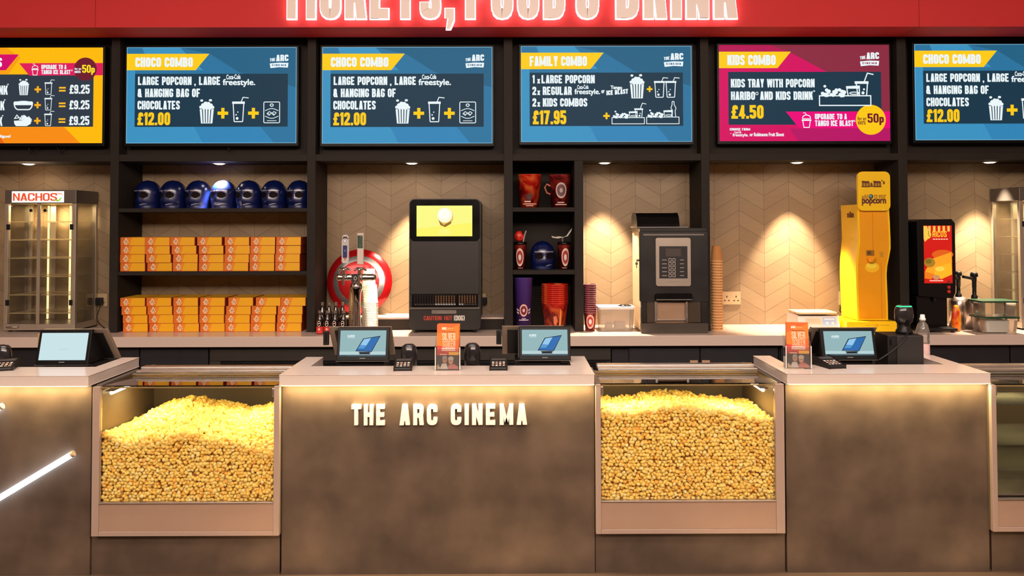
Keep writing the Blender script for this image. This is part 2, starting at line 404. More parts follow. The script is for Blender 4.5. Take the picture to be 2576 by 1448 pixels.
inlay(560, 848, 400, 700); inlay(1150, 1466, 1060, 1400); inlay(1785, 2098, 1850, 2160); inlay(2388, 2600, 2520, 2760)
CEIL = mat('ceiling_dark_plaster', (120, 108, 100), .7)
ROOM = mat('lobby_wall_plaster', (140, 118, 104), .7)
struct(MB().box(-XM, XM, -3, YW+.1, 4.0, 4.1).build('ceiling', CEIL))
struct(MB().box(-XM-.1, -XM, -3, YW+.1, 0, 4.0).build('wall_left', ROOM))
struct(MB().box(XM, XM+.1, -3, YW+.1, 0, 4.0).build('wall_right', ROOM))
struct(MB().box(-XM, XM, -3.1, -3, 0, 4.0).build('wall_front', ROOM))
# red bulkhead above the screens
jx = [PX(240, YFA, 30), PX(1288, YFA, 30), PX(2312, YFA, 30)]
xs = [-XM+.002]+[jx[0]]+[jx[2]]+[XM-.002]
for i in range(3):
    b = MB().box(xs[i]+.0015, xs[i+1]-.0015, YFA, YP-.002, ZFA, 3.998)
    struct(b.build('wall_bulkhead', RED))
# upstand ledge behind the hot dog machine
LED0 = PZ(798, 5.86, 1100); LEDY = 5.86
struct(MB().box(POST[2][1]+.003, POST[3][0]-.003, LEDY, YW-.003, ZB+.001, LED0-.012).box(POST[2][1]+.003, POST[3][0]-.003, LEDY-.004, YW-.003, LED0-.012, LED0, 1).build('trim_1', [JOIN, QUARTZB]))

# ------------------------------------------------------------------ back bar joinery
root = thing('back_bar_shelving', 'dark wooden wall unit of posts, rails and open shelves behind the counter', 'shelving unit', (0, YP, ZB))
for a, b in POST:
    MB().box(a, b, YP, YW-.003, ZB+.0006, ZFA+.3).build('post', JOIN, root, bevel=.0015)
def bayx(i): return POST[i][1]+.0005, POST[i+1][0]-.0005
for i in range(6):
    a, b = bayx(i)
    MB().box(a, b, YP+.001, YW-.003, ZSOF, ZH1).build('rail', JOIN, root, bevel=.0015)
    MB().box(a, b, 5.87, 5.90, ZH1+.0005, ZFA+.3).build('back_board', JOINB, root)
def shelf(x0, x1, pyt, pyb, px):
    MB().box(x0, x1, YP+.004, YW-.003, PZ(pyb, YP, px), PZ(pyt, YP, px)).build('shelf', JOIN, root, bevel=.001)
    return PZ(pyt, YP, px)
a, b = bayx(1)
ZS1 = shelf(a, b, 523.5, 533, 535); ZS2 = shelf(a, b, 682.5, 692, 535)
a = POST[3][1]+.0005; d0, d1 = PX(1446, YP), PX(1468, YP)
MB().box(d0, d1, YP+.001, YW-.003, ZB+.0006, ZSOF-.0005).build('divider', JOIN, root, bevel=.0015)
ZC1 = shelf(a, d0-.0005, 521.5, 532, 1368); ZC2 = shelf(a, d0-.0005, 679, 690, 1368)
MB().box(a, d0-.0005, YW-.02, YW-.004, ZB+.001, ZSOF-.001).build('back_board', JOINB, root)
root['label'] = 'dark wooden wall unit of posts, rails and open shelves behind the counter'

# back worktop and the cupboards under it
wt = tag(MB().box(-XM+.003, XM-.003, YCB, YW-.002, ZB-.072, ZB).build('back_worktop', QUARTZB, bevel=.003), 'long pale stone worktop running along the back wall', 'worktop')
CF = 5.60
def cupb(pa, pb, label, doors, kind='door'):
    x0, x1 = PX(pa, CF, 900), PX(pb, CF, 900); zt = ZB-.074
    t = thing('base_cabinet', label, 'cabinet', ((x0+x1)/2, CF, 0), 'cabinets under the back worktop')
    MB().box(x0+.001, x1-.001, CF+.021, YW-.02, .0, zt).build('carcass', CAB, t)
    n = len(doors)
    for (da, db, m, h) in doors:
        a_, b_ = PX(da, CF, 900)+.002, PX(db, CF, 900)-.002
        d = MB().box(a_, b_, CF, CF+.02, .1, zt-.012).build('door', m, t, bevel=.0015)
        for hp in h:
            hx = PX(hp, CF, 915)
            MB().box(hx-.028, hx+.028, CF-.012, CF-.0005, zt-.40, zt-.108).build('handle', mat('tan_pull', (186, 146, 116), .5), d, bevel=.002)
    return t
cupb(-300, 350, 'dark base cabinet under the worktop below the nacho cabinet', [(-300, 20, CAB, []), (22, 350, CAB, [])])
cupb(352, 524, 'navy black base cabinet directly below the shelves of yellow boxes, left of the grille', [(352, 524, CAB, [])])
cupb(1540, 1960, 'dark base cabinet with two tan pulls below the coffee machine', [(1582, 1760, CAB, [1745]), (1762, 1958, CAB, [1775])])
cupb(1962, 2330, 'dark base cabinet below the sweet dispenser', [(1964, 2140, CAB, []), (2142, 2328, CAB, [])])
cupb(2332, 2760, 'dark base cabinet below the cheese dispenser', [(2334, 2540, CAB, []), (2542, 2756, CAB, [])])
def chiller(pa, pb, ga, gb, label):
    x0, x1 = PX(pa, CF, 900), PX(pb, CF, 900); zt = ZB-.074
    t = thing('undercounter_chiller', label, 'chiller', ((x0+x1)/2, CF, 0), 'chillers under the back worktop')
    BR = mat('brown_black_casing', (44, 38, 32), .5, var=.15)
    MB().box(x0+.001, x1-.001, CF+.02, YW-.02, 0, zt).build('casing', CAB, t)
    MB().box(x0+.004, x1-.004, CF, CF+.019, zt-.105, zt-.008).build('fascia_panel', BR, t, bevel=.002)
    MB().box(x0+.004, PX(ga, CF)-.002, CF, CF+.019, .1, zt-.107).build('side_stile', BR, t)
    g = MB()
    for i in range(16):
        z = zt-.115-i*.017; g.box(PX(ga, CF), PX(gb, CF), CF+.002, CF+.014, z-.011, z)
    n = 24
    for i in range(n+1):
        x = PX(ga, CF)+(PX(gb, CF)-PX(ga, CF))*i/n; g.box(x-.002, x+.002, CF-.001, CF+.001, zt-.39, zt-.115)
    g.build('vent_grille', BLACK, t)
    return t
chiller(526, 860, 557, 850, 'black undercounter chiller with a mesh grille below the shelves of yellow boxes')
chiller(862, 1180, 880, 1170, 'black undercounter chiller behind the left tablet of the middle counter')
chiller(1182, 1538, 1200, 1525, 'black undercounter chiller behind the right tablet of the middle counter')

# ------------------------------------------------------------------ downlights
WARM = (1.0, .70, .42)
for i, px in enumerate((72, 552, 1036, 1521, 2005, 2490)):
    Yd = 5.93; c = P(px, 411, Yd); x = c.x
    t = thing('downlight', ['round recessed downlight above the nacho cabinet at the left edge', 'round recessed downlight above the row of blue helmets', 'round recessed downlight above the hot dog machine', 'round recessed downlight above the coffee machine, right of the red tubs', 'round recessed downlight in the niche left of the yellow sweet dispenser', 'round recessed downlight above the cheese dispenser'][i], 'downlight', (x, Yd, ZSOF), 'recessed downlights')
    MB().lathe([(.040, -.001), (.054, -.001), (.053, -.004), (.042, -.005), (.040, -.003), (.040, -.001)], x, Yd, ZSOF, 32).build('trim_ring', mat('white_ring', (225, 215, 200), .4), t)
    MB().lathe([(.0001, -.012), (.022, -.0105), (.034, -.007), (.0395, -.002), (.0001, -.001)], x, Yd, ZSOF, 28).build('lens', emat((255, 236, 205), 12), t)
    l = bpy.data.lights.new('downlight_beam', 'SPOT'); l.energy = 330; l.color = (1.0, .78, .55); l.spot_size = R(60 if i != 1 else 54); l.spot_blend = .45; l.shadow_soft_size = .03
    if i == 1: l.energy = 560; l.color = (1, .93, .86)
    lo = bpy.data.objects.new('downlight_beam', l); COL.objects.link(lo); lo.location = (x, Yd, ZSOF-.016)

# ------------------------------------------------------------------ illuminated sign on the bulkhead
LETF = mat('sign_letter_face', (244, 228, 222), .5, var=.03)
HALO = emat((255, 244, 240), 5.0)
sz0 = PZ(47, YFA-.03, 1288)
def sign_word(word, pa, pb, root, hh):
    x0, x1 = PX(pa, YFA-.03, 40), PX(pb, YFA-.03, 40)
    pl, w, per = sline(word, .19, .11, .44); k = (x1-x0)/w
    for ch, gp, gx, gw in per:
        if ch == ' ': continue
        m = MB(); gi = {id(q): i for i, g in enumerate(strokes(gp)) for q in g}
        for q in gp:
            poly = [(x0+a*k, sz0+b_*hh) for a, b_ in q]
            cx = sum(p[0] for p in poly)/len(poly); cz = sum(p[1] for p in poly)/len(poly)
            big = [(p[0]+(.006 if p[0] > cx else -.006), p[1]+(.006 if p[1] > cz else -.006)) for p in poly]
            e = .0003*gi[id(q)]
            m.prism(poly, 'y', YFA-.044-e, YFA-.032, 0)
            m.prism(big, 'y', YFA-.031, YFA-.018, 1)
        m.build('letter', [LETF, HALO], root)
sg = thing('illuminated_sign', 'pale letters spelling tickets, food and drink, glowing white on the red bulkhead', 'sign', (PX(1288, YFA), YFA, sz0))
HH = .36
sign_word('TICKETS,', 709, 1142, sg, HH); sign_word('FOOD', 1172, 1420, sg, HH); sign_word('@', 1450, 1505, sg, HH); sign_word('DRINK', 1550, 1852, sg, HH)

# ------------------------------------------------------------------ menu screens
YS = 5.775
WHT = (236, 247, 250); YEL = (255, 203, 24)
def cup_icon(A, x0, x1, yt, yb, c=WHT, lid=.13, n=1):
    w = x1-x0; h = yb-yt; t = w*.075
    A.rect(x0, yt, x1, yt+h*.11, c, 4)
    A.line([(x0+w*.08, yt+h*.1), (x0+w*.16, yb-t), (x1-w*.16, yb-t), (x1-w*.08, yt+h*.1)], t, c, 4, rad=w*.06)
    A.line([(x0+w*.72, yt), (x0+w*.86, yt-h*.2), (x0+w*1.3, yt-h*.17)], t*.9, c, 4)
    A.ell(x0+w*.4, yb-h*.2, w*.11, w*.11, c, 4, 12); A.ell(x0+w*.32, yb-h*.37, w*.06, w*.06, c, 4, 10); A.ell(x0+w*.45, yb-h*.5, w*.05, w*.05, c, 4, 10)
def bucket_icon(A, x0, x1, yt, yb, c=WHT):
    w = x1-x0; h = yb-yt; ym = yt+h*.42
    for dx, dy, r in ((.1, .34, .1), (.25, .26, .13), (.42, .2, .14), (.6, .21, .14), (.77, .27, .13), (.9, .35, .1), (.3, .36, .14), (.5, .34, .16), (.7, .36, .14)):
        A.ell(x0+w*dx, yt+h*dy, w*r, w*r, c, 4, 12)
    A.ell(x0+w*.16, yt+h*.07, w*.1, w*.08, c, 4, 10); A.ell(x0+w*.74, yt+h*.06, w*.11, w*.08, c, 4, 10)
    for i in range(5):
        a = x0+w*(.06+.185*i); b = a+w*.12; cx = (x0+x1)/2
        A.poly([(a, ym), (b, ym), (cx+(b-cx)*.82, yb), (cx+(a-cx)*.82, yb)], c, 4)
    A.line([(x0+w*.05, ym), (x0+w*.14, yb), (x1-w*.14, yb), (x1-w*.05, ym)], w*.035, c, 4)
def plus(A, cx, cy, s, c=YEL, k=.3):
    A.rect(cx-s/2, cy-s*k/2, cx+s/2, cy+s*k/2, c, 4); A.rect(cx-s*k/2, cy-s/2, cx+s*k/2, cy+s/2, c, 4)
def puff(A, x0, x1, yt, yb, c=WHT):
    w = x1-x0; h = yb-yt; rr = random.Random(4)
    for i in range(26):
        u = rr.random(); v = rr.random()*(1-abs(u-.5)*1.3)
        A.ell(x0+w*u, yb-h*.08-h*.75*v, w*.075, w*.07, c, 4, 10)
    A.ell(x0+w*.14, yt+h*.2, w*.06, w*.055, c, 4, 10)
def tray_icon(A, x0, x1, yt, yb, bottle=False, c=WHT):
    w = x1-x0; h = yb-yt; t = w*.022; y1 = yt+h*.7
    A.line([(x0, y1), (x0, yb), (x1, yb), (x1, y1)], t, c, 4, True)
    puff(A, x0+w*.04, x0+w*.52, yt+h*.32, y1+h*.04, c)
    A.line([(x0+w*.53, yt+h*.42), (x0+w*.78, yt+h*.4), (x0+w*.78, y1), (x0+w*.56, y1)], t, c, 4, True)
    A.rect(x0+w*.53, yt+h*.41, x0+w*.77, yt+h*.48, c, 4); A.ring(x0+w*.68, y1-h*.08, w*.09, h*.035, t*.8, c, 4, 16)
    if bottle:
        A.line([(x0+w*.79, y1), (x0+w*.8, yt+h*.4), (x0+w*.75, yt+h*.3), (x0+w*.79, yt+h*.14), (x0+w*.79, yt), (x0+w*.85, yt), (x0+w*.85, yt+h*.14), (x0+w*.91, yt+h*.3), (x0+w*.88, yt+h*.44), (x0+w*.9, y1)], t, c, 4, rad=w*.02)
    else:
        A.rect(x0+w*.69, yt+h*.25, x0+w*.96, yt+h*.33, c, 4)
        A.line([(x0+w*.72, yt+h*.3), (x0+w*.75, y1), (x0+w*.92, y1), (x0+w*.94, yt+h*.3)], t, c, 4)
        A.line([(x0+w*.88, yt+h*.25), (x0+w*.94, yt), (x0+w*1.06, yt+h*.04)], t, c, 4)
        A.ell(x0+w*.85, y1-h*.09, w*.03, w*.03, c, 4, 10); A.ell(x0+w*.87, y1-h*.2, w*.02, w*.02, c, 4, 8)
def bag_icon(A, x0, x1, yt, yb, c=WHT):
    w = x1-x0; h = yb-yt; t = w*.05
    A.line([(x0, yt), (x1, yt), (x1, yb), (x0, yb)], t, c, 4, True, rad=w*.08)
    A.ring((x0+x1)/2, yt+h*.15, w*.1, h*.06, t, c, 4, 12)
    A.line([(x0+w*.08, yt+h*.42), (x0+w*.5, yt+h*.28), (x1-w*.08, yt+h*.42)], t*.8, c, 4, rad=w*.3)
    A.line([(x0+w*.08, yt+h*.68), (x0+w*.5, yt+h*.82), (x1-w*.08, yt+h*.68)], t*.8, c, 4, rad=w*.3)
    for dx in (.34, .64): A.line([(x0+w*(dx-.14), yt+h*.56), (x0+w*dx, yt+h*.46), (x0+w*(dx+.14), yt+h*.52), (x0+w*dx, yt+h*.64)], t*.8, c, 4, True); A.line([(x0+w*(dx-.1), yt+h*.52), (x0+w*(dx+.02), yt+h*.6)], t*.6, c, 4)
    A.line([(x0+w*.2, yb-h*.1), (x1-w*.2, yb-h*.1)], t*.7, c, 4)
def slush_icon(A, x0, x1, yt, yb, c=WHT):
    w = x1-x0; h = yb-yt; t = w*.09; y1 = yt+h*.4
    A.line([(x0, y1+h*.1), (x1, y1+h*.1)], t*1.6, c, 4); A.line([(x0+w*.08, y1), (x0+w*.12, y1-h*.18), (x0+w*.5, y1-h*.28), (x1-w*.12, y1-h*.18), (x1-w*.08, y1)], t, c, 4, rad=w*.2)
    A.line([(x0+w*.08, y1), (x1-w*.08, y1)], t*.8, c, 4)
    A.line([(x0+w*.1, y1+h*.1), (x0+w*.22, yb), (x1-w*.22, yb), (x1-w*.1, y1+h*.1)], t, c, 4)
    A.line([(x0+w*.5, y1-h*.24), (x0+w*.38, yt), (x0+w*.15, yt)], t*.8, c, 4)
def logo(A, x0, x1, yt, yb, bgc):
    w = x1-x0; h = yb-yt
    A.text('THE', x0, x0+w*.3, yt+h*.28, yt+h*.52, WHT, 4, .2, skew=.12); A.text('ARC', x0+w*.34, x0+w, yt, yt+h*.5, WHT, 4, .2, skew=.03)
    A.poly([(x0, yt+h*.66), (x0+w*.5, yt+h*.6), (x0+w, yt+h*.62), (x0+w*.97, yb-h*.02), (x0+w*.5, yb-h*.05), (x0+w*.04, yb+h*.02)], WHT, 4)
    A.text('CINEMA', x0+w*.12, x0+w*.88, yt+h*.71, yt+h*.87, bgc, 5, .17, gap=.22, skew=.0)
def freestyle(A, x0, x1, y0, y1, c=WHT):
    A.btext('freestyle.', x0, x1, y0, y1, c, 4, .03)
    w = x1-x0; h = y1-y0
    A.btext('Coca-Cola', x0+w*.11, x0+w*.55, y0-h*.55, y0+h*.06, c, 4, .035, skew=.03)
def menu(px0, px1, py0, py1, box, label, draw, group='menu screens above the counter'):
    """box = (u0, v0, u1, v1) of the picture area in the drawing's own units"""
    pm = (px0+px1)/2
    xl = PX(px0, YS, (py0+py1)/2); xr = PX(px1, YS, (py0+py1)/2); zt = PZ(py0, YS, pm); zb = PZ(py1, YS, pm)
    t = thing('menu_screen', label, 'screen', ((xl+xr)/2, YS, zb), group)
    cs = MB().box(xl-.014, xr+.014, YS+.004, YS+.07, zb-.022, zt+.014)
    cs.build('casing', BEZEL, t, bevel=.003)
    MB().box((xl+xr)/2-.2, (xl+xr)/2+.2, YS+.0705, 5.869, (zb+zt)/2-.15, (zb+zt)/2+.15).build('wall_bracket', BLACK, t)
    A = Art(planemap(*box, (xl, YS+.0035, zt), (xr, YS+.0035, zt), (xl, YS+.0035, zb), NF)); draw(A)
    d = MB(); d.art(A, 0); d.build('display', A.mats(lambda c: emat(c, 1.0)), t)
    return t
BL0, BL1, BL2, BL3 = (44, 116, 158), (36, 98, 132), (60, 146, 192), (50, 132, 182)
def blue_bg(A, x0, y0, x1, y1):
    w = x1-x0; h = y1-y0
    f = lambda *p: [(x0+w*a, y0+h*b) for a, b in p]
    A.rect(x0, y0, x1, y1, BL0, 0)
    A.poly(f((.09, 0), (.31, 0), (.45, .24), (.14, .24)), BL2, .4)
    A.poly(f((.3, 0), (1, 0), (1, .42), (.66, .26), (.49, .07)), BL1, .4)
    A.poly(f((0, .83), (.4, .83), (.45, 1), (0, 1)), BL2, .4); A.poly(f((0, .24), (.05, .24), (.05, .83), (0, .83)), BL2, .4)
    A.poly(f((.4, .83), (.79, .83), (.87, 1), (.45, 1)), BL3, .4)
    for a, b, c_, d_ in ((0, 0, 1, .006), (0, .994, 1, 1), (0, 0, .004, 1), (.996, 0, 1, 1)): A.rect(x0+w*a, y0+h*b, x0+w*c_, y0+h*d_, (120, 176, 205), .7)
PANEL = (26, 56, 74)
def choco(A):
    blue_bg(A, 1022, 382, 2397, 1158)
    A.poly([(1022, 435), (1690, 435), (1580, 568), (1022, 568)], YEL, 1)
    A.text('CHOCO COMBO', 1092, 1557, 464, 542, WHT, 3, .2)
    logo(A, 2180, 2331, 445, 550, (40, 100, 140))
    A.rect(1090, 597, 2327, 1025, PANEL, 1)
    A.text('LARGE POPCORN', 1115, 1548, 620, 688, WHT, 3, .195); A.text(',', 1570, None, 650, 690, WHT, 3, .3); A.text('LARGE', 1608, 1782, 620, 688, WHT, 3, .195)
    freestyle(A, 1800, 2063, 640, 705)
    A.text('& HANGING BAG OF', 1113, 1620, 717, 786, WHT, 3, .195); A.text('CHOCOLATES', 1113, 1455, 815, 885, WHT, 3, .195)
    A.text('£12.00', 1113, 1378, 908, 1012, YEL, 3, .2)
    bucket_icon(A, 1612, 1734, 800, 996); plus(A, 1803, 916, 86); cup_icon(A, 1878, 1980, 822, 992); plus(A, 2050, 916, 86); bag_icon(A, 2134, 2262, 826, 994)
def family(A):
    blue_bg(A, 228, 160, 2172, 1250)
    A.poly([(228, 235), (1172, 235), (1020, 423), (228, 423)], YEL, 1)
    A.text('FAMILY COMBO', 328, 980, 275, 388, WHT, 3, .2)
    logo(A, 1856, 2078, 245, 396, (40, 100, 140)); A.rect(328, 463, 2072, 1070, PANEL, 1)
    for y, s, e in ((490, 'LARGE POPCORN', 1068), (622, 'REGULAR', 806), (754, 'KIDS COMBOS', 982)):
        A.text('1' if y == 490 else '2', 358, 384 if y == 490 else 402, y, y+95, WHT, 3, .2); A.text('x', 412, 448, y-5, y+95, WHT, 3, .16)
        A.text(s, 462 if y == 490 else 476, e, y, y+95, WHT, 3, .195)
    freestyle(A, 836, 1128, 648, 728); A.btext('or', 1142, 1180, 662, 698, WHT, 3, .05)
    A.btext('Tango', 1246, 1380, 610, 662, WHT, 4, .05, skew=-.03); A.text('ICE BLAST', 1200, 1446, 668, 722, WHT, 4, .24, skew=.08)
    bucket_icon(A, 1464, 1634, 478, 754); plus(A, 1692, 652, 64)
    cup_icon(A, 1742, 1866, 560, 754); cup_icon(A, 1870, 1996, 560, 754)
    A.text('£17.95', 362, 742, 892, 1050, YEL, 3, .2); plus(A, 1200, 956, 74)
    tray_icon(A, 1262, 1630, 812, 1046); tray_icon(A, 1656, 2024, 792, 1046, True)
PK0, PK1, PK2 = (214, 14, 96), (140, 44, 66), (236, 0, 120)
def kids(A):
    x0, y0, x1, y1 = 155, 103, 1514, 868; w = x1-x0; h = y1-y0
    f = lambda *p: [(x0+w*a, y0+h*b) for a, b in p]
    A.rect(x0, y0, x1, y1, PK0, 0); A.poly(f((.3, 0), (1, 0), (1, .56), (.62, .27), (.42, .08)), PK1, .4); A.poly(f((0, 0), (.3, 0), (.42, .08), (0, .08)), (182, 22, 84), .4)
    A.poly(f((.95, .28), (1, .28), (1, .7), (.95, .7)), PK1, .5); A.poly(f((.41, .87), (1, .87), (1, 1), (.46, 1)), (184, 20, 100), .4)
    A.poly([(155, 157), (730, 157), (622, 288), (155, 288)], YEL, 1); A.text('KIDS COMBO', 222, 607, 183, 264, WHT, 3, .2)
    logo(A, 1280, 1433, 166, 272, (150, 40, 80)); A.rect(228, 318, 1447, 738, PANEL, 1)
    A.text('KIDS TRAY WITH POPCORN', 248, 916, 374, 442, WHT, 3, .195)
    A.text('HARIBO', 248, 440, 474, 541, WHT, 3, .195); A.ring(455, 490, 10, 11, 5, WHT, 3, 12); A.text('AND KIDS DRINK', 480, 900, 474, 541, WHT, 3, .195); A.text('*', 902, 920, 464, 524, WHT, 3)
    A.text('£4.50', 250, 507, 582, 690, YEL, 3, .2); tray_icon(A, 953, 1362, 330, 586)
    A.poly([(684, 634), (1514, 634), (1514, 766), (790, 766)], PK2, 2); slush_icon(A, 810, 886, 645, 760)
    A.text('UPGRADE TO A', 915, 1170, 652, 696, WHT, 3, .19); A.text('TANGO ICE BLAST', 915, 1222, 704, 750, WHT, 3, .19); A.ring(1229, 710, 6, 6, 3, WHT, 3, 10)
    A.ell(1360, 700, 119, 119, (255, 200, 20), 3, 40)
    DR = (110, 30, 40); A.btext('for an', 1254, 1322, 674, 706, DR, 5, .02); A.btext('extra', 1256, 1318, 708, 738, DR, 5, .02); A.text('50p', 1334, 1464, 650, 724, DR, 5, .17)
    A.text('CHOOSE FROM', 236, 398, 764, 784, WHT, 3, .19); A.text('*', 238, 250, 804, 826, WHT, 3); freestyle(A, 258, 384, 806, 838)
    A.btext('or Robinsons Fruit Shoot', 394, 668, 800, 830, WHT, 3, .04)
def combo(A):
    x0, y0, x1, y1 = -920, 103, 1376, 1392
    OR0, OR1 = (255, 186, 10), (248, 140, 20)
    A.rect(x0, y0, x1, y1, OR0, 0); A.poly([(x0, 1175), (860, 1175), (1080, 1392), (x0, 1392)], OR1, .4); A.poly([(x0, 103), (70, 103), (260, 240), (100, 460), (x0, 460)], (250, 160, 16), .4)
    A.poly([(x0, 1290), (-40, 1230), (60, 1392), (x0, 1392)], (235, 100, 20), .5)
    A.poly([(x0, 195), (240, 195), (66, 408), (x0, 408)], (214, 10, 104), 1)
    A.text('FOOD COMBOS', -806, 14, 240, 365, WHT, 3, .2)
    A.rect(-806, 465, 1252, 1172, (48, 58, 70), 1)
    A.poly([(245, 314), (1376, 312), (1376, 478), (385, 482)], (224, 30, 90), 2)
    slush_icon(A, 415, 508, 325, 475); A.text('UPGRADE TO A', 545, 885, 335, 395, WHT, 3, .19); A.text('TANGO ICE BLAST', 545, 940, 405, 463, WHT, 3, .19); A.ring(958, 412, 10, 10, 4, WHT, 3, 10)
    A.ell(1140, 395, 154, 156, (112, 30, 46), 3, 40)
    A.btext('for an', 995, 1085, 375, 405, WHT, 5, .04); A.btext('extra', 995, 1078, 412, 448, WHT, 5, .04); A.text('50p', 1098, 1270, 338, 445, (255, 226, 40), 5, .17)
    for i, y in enumerate((605, 815, 1027)):
        A.text('£9.25', 930, 1202, y, y+122, WHT, 3, .18)
        A.rect(788, y+30, 878, y+52, (255, 190, 40), 3); A.rect(788, y+70, 878, y+92, (255, 190, 40), 3)
        plus(A, 502, y+64, 88, (255, 176, 30)); cup_icon(A, 594, 698, y-32+(0 if i else 0), y+138)
        A.text(('POPCORN & DRINK', 'HOT DOG & DRINK', 'NACHOS & DRINK')[i], -760, 96 if i == 0 else (56 if i == 1 else 30), y+10, y+134, WHT, 3, .18)
        A.text('*', 84 if i == 0 else (46 if i == 1 else 20), 112 if i == 0 else (72 if i == 1 else 46), y-15, y+60, WHT, 3)
    bucket_icon(A, 242, 384, 525, 742)
    A.line([(182, 838), (436, 838), (425, 905), (395, 940), (225, 940), (195, 905)], 16, WHT, 4, True, rad=20); A.rect(190, 838, 430, 880, WHT, 4); A.ell(310, 838, 85, 16, WHT, 4, 16)
    A.poly([(186, 1090), (420, 1080), (415, 1130), (360, 1162), (215, 1162), (192, 1130)], WHT, 4)
    rr = random.Random(2)
    for k in range(10):
        cx = 215+rr.random()*180; cy = 1035+rr.random()*50; A.line([(cx-30, cy+20), (cx, cy-26), (cx+34, cy+10)], 12, WHT, 4, True)
    A.btext('or San Miguel', -240, 142, 1278, 1328, WHT, 3, .04)
menu(-171, 257.5, 119.5, 360, (-920, 103, 1376, 1392), 'orange menu screen listing three prices, above the nacho cabinet', combo)
menu(317.5, 745.5, 118.5, 360, (1022, 382, 2397, 1158), 'blue menu screen priced 12 pounds above the shelves of yellow boxes', choco)
menu(810, 1238.5, 118, 360.5, (1022, 382, 2397, 1158), 'blue menu screen priced 12 pounds above the beer tap and hot dog machine', choco)
menu(1310.5, 1740.5, 115.5, 356.5, (228, 160, 2172, 1250), 'blue family menu screen priced 17.95 above the coffee machine', family)
menu(1809.5, 2238.5, 112.5, 354.5, (155, 103, 1514, 868), 'crimson kids menu screen priced 4.50 with a yellow 50p circle', kids)
menu(2302, 2731, 110.5, 352, (1022, 382, 2397, 1158), 'blue menu screen cut by the right edge, above the cheese dispenser', choco)
def wire(label, pts, Y, r=.003, name='power_cable'):
    return tag(MB().tube([P(a, b, Y) for a, b in pts], r, 8).build(name, BLACK), label, 'cable')
wire('short black cable drooping below the left end of the orange menu screen', [(72, 366), (73, 376), (76, 385), (85, 378), (100, 370), (118, 366)], 5.82)
wire('black cable looped below the middle of the orange menu screen', [(142, 366), (146, 376), (156, 386), (161, 378), (162, 366)], 5.82)
wire('black cable stub hanging below the blue menu screen over the yellow boxes', [(573, 366), (574, 374), (577, 382), (578, 368)], 5.82)

# ================================================================== goods and machines on the back bar
def front_art(x0, x1, z0, z1, Y, box=None):
    """Art on a plane facing the camera; drawing units = box (u0,v0,u1,v1)"""
    return Art(planemap(*(box or (0, 0, 1, 1)), (x0, Y, z1), (x1, Y, z1), (x0, Y, z0), NF))
def pxart(px0, px1, py0, py1, Y):
    """drawing units are the photo's pixels, on the plane at depth Y"""
    return Art(planemap(px0, py0, px1, py1, (PX(px0, Y, py0), Y, PZ(py0, Y, (px0+px1)/2)), (PX(px1, Y, py0), Y, PZ(py0, Y, (px0+px1)/2)), (PX(px0, Y, py0), Y, PZ(py1, Y, (px0+px1)/2)), NF))

# ---- yellow cartons
CAR = mat('carton_yellow', (244, 178, 24), .4, var=.06); CARR = mat('carton_red_side', (170, 56, 24), .5)
bw, bh, bd = .178, .0605, .26
m = MB().box(-bw/2, bw/2, 0, bd, 0, bh, 0)
for k, f in enumerate(((0, 1, 3, 2), (4, 6, 7, 5), (0, 4, 5, 1), (2, 3, 7, 6), (0, 2, 6, 4), (1, 5, 7, 3))): m.M[k] = 0 if k in (2, 5) else 1
A = Art(planemap(0, 0, 192, 66, (-bw/2, -.0003, bh), (bw/2, -.0003, bh), (-bw/2, -.0003, 0), NF), .0003)
OA = (228, 116, 30); OB = (238, 142, 28); PA = (252, 214, 170)
A.rect(0, 0, 62, 66, OA, .5); A.poly([(62, 0), (92, 0), (70, 66), (62, 66)], OB, .5); A.rect(0, 0, 192, 1.6, (214, 110, 40), .8); A.rect(0, 64.4, 192, 66, (190, 70, 30), .8); A.rect(188, 0, 192, 66, (225, 130, 40), .7)
for q in range(6): A.line([(2, 12+q*9), (14+q*5, 1)], 1.2, (190, 84, 24), .7)
for cx, cy, r in ((44, 14, 9), (53, 24, 8), (40, 27, 10), (30, 36, 8), (47, 38, 10), (38, 50, 8), (58, 41, 7), (48, 54, 7)): A.ell(cx, cy, r, r*.9, PA, 1, 12)
for cx, cy in ((47, 25), (41, 41)): A.ell(cx, cy, 3, 3, (200, 96, 60), 1.4, 8)
m.art(A, 2)
root_c = None
rowsU = [(617, 683, [62, 250, 455, 668, 878, 1080, 1280]), (688, 755, [65, 265, 468, 680, 885, 1078, 1275]), (760, 825, [70, 272, 478, 678, 875, 1072, 1268]), (830, 893, [73, 278, 478, 680, 870, 1072, 1268])]
rowsL = [(1085, 1155, [72, 273, 480, 690, 907, 1122, 1316]), (1165, 1230, [82, 280, 482, 685, 890, 1088, 1291]), (1242, 1305, [88, 288, 484, 682, 882, 1079, 1285]), (1312, 1378, [93, 292, 490, 688, 882, 1080, 1281])]
def ordn(i, n): return ['first', 'second', 'third', 'middle', 'third', 'second', 'first'][i]
COLN = ['leftmost', 'second from left', 'third from left', 'middle', 'third from right', 'second from right', 'rightmost']
ROWN = ['top row', 'second row down', 'third row down', 'bottom row']
